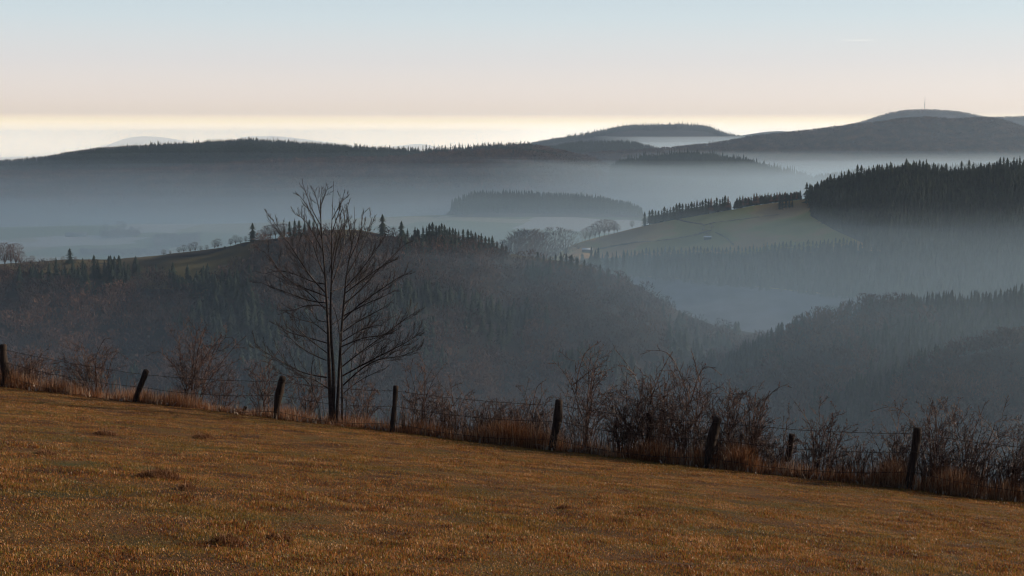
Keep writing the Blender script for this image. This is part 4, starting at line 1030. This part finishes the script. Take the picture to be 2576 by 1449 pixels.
def car():
    p = RN.pt(np.array([66.0]), np.array([0.003]))[0]
    e = empty('parked_car', tuple(p), 0.5); tag(e, 'small dark car with glinting panels parked beside the left edge clump', 'car')
    b = MB(); sec = [(-2.0, 0.45, 0.55), (-1.9, 0.85, 0.35), (-0.9, 0.95, 0.3), (0.9, 0.95, 0.3), (1.85, 0.9, 0.35), (2.0, 0.6, 0.5)]
    V = []
    for x, top, bot in sec: V += [[x, -0.85, bot], [x, -0.8, top], [x, 0.8, top], [x, 0.85, bot]]
    Q = []
    for i in range(len(sec) - 1):
        for j in range(4): Q.append([i * 4 + j, i * 4 + (j + 1) % 4, i * 4 + 4 + (j + 1) % 4, i * 4 + 4 + j])
    Q += [[3, 2, 1, 0], [20, 21, 22, 23]]
    b.add(V, Q); obj('body', b.mesh('body', M['steel']), e)
    c = MB(); V = [[-1.7, -.78, .9], [1.0, -.78, .9], [1.0, .78, .9], [-1.7, .78, .9], [-1.3, -.62, 1.5], [0.4, -.62, 1.5], [0.4, .62, 1.5], [-1.3, .62, 1.5]]
    c.add(V, [[0, 1, 5, 4], [1, 2, 6, 5], [2, 3, 7, 6], [3, 0, 4, 7], [4, 5, 6, 7]]); obj('window', c.mesh('window', M['glass']), e)
    r = MB(); r.box((-0.45, 0, 1.53), (1.8, 1.26, 0.05)); obj('roof', r.mesh('roof', M['white']), e)
    for x in (-1.25, 1.3):
        for y in (-0.82, 0.82):
            w = MB(); w.tube([[x, y - 0.1, 0.32], [x, y + 0.1, 0.32]], 0.33, 14); obj('wheel', w.mesh('wheel', M['dark_wall']), e)
car()
def bale():
    p = RN.pt(np.array([566.0]), np.array([0.0]))[0]
    mb = MB(); mb.tube([[-0.7, 0, 0.75], [-0.5, 0, 0.75], [0.5, 0, 0.75], [0.7, 0, 0.75]], [0.72, 0.8, 0.8, 0.72], 18)
    tag(obj('round_bale', mb.mesh('round_bale', M['dark_wall']), loc=tuple(p)), 'dark round bale on the ridge between the shrubs and the tall dark spruce', 'bale')
bale()
def mast():
    base = RF.pt(np.array([2326.0]), np.array([0.0]))[0]; base[2] -= 2
    h = float(ray(2326, 243)[1] * base[1] - base[2])
    e = empty('transmitter_mast', tuple(base)); tag(e, 'tall thin transmitter mast on the far hill summit', 'mast')
    m = MB(); k = 4; hs = np.linspace(0, h * 0.55, 14)
    for a in range(k):
        an = a * 2 * math.pi / k + 0.4
        m.tube([[math.cos(an) * (3.6 - 1.4 * t / h * 1.8), math.sin(an) * (3.6 - 1.4 * t / h * 1.8), t] for t in hs], 0.6, 4)
    for i, t in enumerate(hs[:-1]):
        for a in range(k):
            a0, a1 = a * math.pi / 2 + 0.4, (a + 1) * math.pi / 2 + 0.4
            r0, r1 = 3.6 - 2.5 * t / h, 3.6 - 2.5 * hs[i + 1] / h
            m.tube([[math.cos(a0) * r0, math.sin(a0) * r0, t], [math.cos(a1) * r1, math.sin(a1) * r1, hs[i + 1]]], 0.3, 3, cap=False)
    obj('lattice', m.mesh('lattice', M['steel']), e)
    p = MB(); p.tube([[0, 0, h * 0.3], [0, 0, h * 0.56], [0, 0, h * 0.58], [0, 0, h * 0.8], [0, 0, h]], [2.2, 1.9, 1.3, 1.0, 0.5], 8); obj('antenna', p.mesh('antenna', M['steel']), e)
    q = MB()
    for z in (0.45, 0.56): q.tube([[0, 0, h * z], [0, 0, h * z + 1.6]], 4.2, 12)
    obj('platform', q.mesh('platform', M['steel']), e)
mast()

# ------------------------------------------------------------------ air: haze and valley mist
def vol_mat(name, color, density, g):
    m = bpy.data.materials.new(name); m.use_nodes = True
    n, l = m.node_tree.nodes, m.node_tree.links; n.clear()
    out = n.new('ShaderNodeOutputMaterial'); v = n.new('ShaderNodeVolumePrincipled')
    v.inputs['Color'].default_value = (*color, 1); v.inputs['Density'].default_value = density; v.inputs['Anisotropy'].default_value = g
    l.new(v.outputs[0], out.inputs['Volume'])
    return m
def vol_box(name, x0, x1, y0, y1, z0, z1, mat, label):
    b = MB(); b.box(((x0 + x1) / 2, (y0 + y1) / 2, (z0 + z1) / 2), (x1 - x0, y1 - y0, z1 - z0))
    o = obj(name, b.mesh(name, mat)); tag(o, label, 'haze', kind='stuff'); return o
def mist(foot, z0, zt, mat, label, amp=10.0, wl=1300.0, seed=0, n=40, dip=0.0):
    """closed body of mist over a four-cornered footprint (near left, near right, far right, far left) with an uneven top"""
    A, B, C_, D_ = [np.array(p, float) for p in foot]
    t = np.linspace(0, 1, n); U, W = np.meshgrid(t, t ** 1.5)
    XY = (A * ((1 - U) * (1 - W))[..., None] + B * (U * (1 - W))[..., None] + C_ * (U * W)[..., None] + D_ * ((1 - U) * W)[..., None])
    Z = zt - dip * (1 - W) + amp * noise(XY[..., 0] / wl, XY[..., 1] / wl, 300 + seed, 2)
    top = np.concatenate([XY, Z[..., None]], -1).reshape(-1, 3); bot = top.copy(); bot[:, 2] = z0
    i = np.arange(n - 1)[:, None] * n; j = np.arange(n - 1)[None, :]
    Q = np.stack([i + j, i + j + 1, i + n + j + 1, i + n + j], -1).reshape(-1, 4)
    m = n * n; qs = [Q, Q[:, ::-1] + m]
    for e in (np.arange(n), np.arange(n) * n + n - 1, (n * n - 1) - np.arange(n), (n * (n - 1)) - np.arange(n) * n):
        qs.append(np.stack([e[:-1], e[:-1] + m, e[1:] + m, e[1:]], -1))
    o = obj('valley_mist', mesh_np('valley_mist', np.vstack([top, bot]), np.concatenate(qs), mat))
    tag(o, label, 'mist', kind='stuff')
vol_box('haze', -31000, 31000, -3200, 29000, -600, 330, vol_mat('haze_air', (0.66, 0.82, 1.0), 3.0e-5, 0.6), 'thin blue haze filling the air over the whole landscape')
MISTS = [(60, 1.7e-5), (-38, 3.5e-5), (-68, 1.2e-4), (-104, 1.8e-4), (-150, 2.8e-4)]
for k, (zt, dn) in enumerate(MISTS):
    mist([(-1500 - 9 * k, 60 + 40 * k), (1500 + 9 * k, 60 + 40 * k), (9000, 5400 - 10 * k), (-9000, 5400 - 10 * k)], -271 + 0.5 * k, zt, vol_mat('mist_air', (0.65, 0.83, 1.0), dn, 0.45),
         'layer of mist lying in the valleys between the ridges', amp=4 if k == 0 else 11, wl=500.0, seed=k, n=60)
for k in range(5):
    zt = 56 - 29 * k
    x0 = float(np.interp(zt, [-70, 0, 60], [-400, 300, 700]))
    mist([(x0, 5450 + 330 * k), (12000 + 20 * k, 5450 + 330 * k), (28000, 14350 - 10 * k), (x0 * 1.6, 14350 - 10 * k)], -270.5 + 0.2 * k, zt, vol_mat('mist_air', (0.83, 0.94, 1.0), 2.4e-4 + 0.9e-4 * k, 0.45),
         'thin layer of the bright mist filling the far valleys between the hazy hills', dip=115, amp=17, wl=1500.0, seed=20 + k)
mist([(900, 7700), (9000, 7700), (14000, 13500), (650, 13500)], -268.2, 62, vol_mat('mist_air', (0.83, 0.94, 1.0), 2.0e-4, 0.45), 'pale mist filling the hollow below the flat topped far hill', dip=60, amp=14, wl=1200.0, seed=33)
mist([(1300, 2400), (9000, 2400), (15000, 4150), (-100, 4150)], -268, -54, vol_mat('mist_air', (0.76, 0.91, 1.0), 9.5e-4, 0.4), 'bright mist bank in the side valley behind the meadow on the right', dip=75, amp=10, wl=500.0, seed=40)
for k, (zt, dn) in enumerate([(-30, 4.0e-4)]):
    mist([(700 + 20 * k, 4160 + 3 * k), (9000, 4160 + 3 * k), (15000, 5440 - 5 * k), (450 + 20 * k, 5440 - 5 * k)], -268.5 + 0.4 * k, zt, vol_mat('mist_air', (0.76, 0.91, 1.0), dn, 0.4), 'layer of the mist stacked behind the misty central hill', dip=80, amp=16, wl=700.0, seed=50 + k)
mist([(700, 420), (1900, 420), (2600, 1560), (-640, 1560)], -267.3, -64, vol_mat('mist_air', (0.62, 0.84, 1.0), 8.0e-4, 0.45), 'blue mist filling the near side valley on the right', dip=50, amp=16, wl=300.0, seed=60)
vol_box('distant_haze', -30500, 30500, 14800, 28000, -590, 200, vol_mat('distant_air', (1.0, 0.99, 0.97), 1.4e-4, 0.85), 'pale bright haze drowning the farthest hills and the plain')
cb = MB(); cb.tube([[-520, 0, 0], [-300, 0, 3], [0, 0, 2], [300, 0, 6], [560, 0, 4]], [1, 3, 3.6, 3, 1], 8)
M['vapour'] = mat_noise('ice_vapour', [(0.3, (0.85, 0.85, 0.85)), (0.7, (0.9, 0.9, 0.9))], scale=0.01, rough=1.0)
tag(obj('contrail', cb.mesh('contrail', M['vapour'], True), loc=tuple(at(2160, 101, 42000))), 'short faint white contrail high in the sky at the right', 'contrail')
print('trees', count['n'])
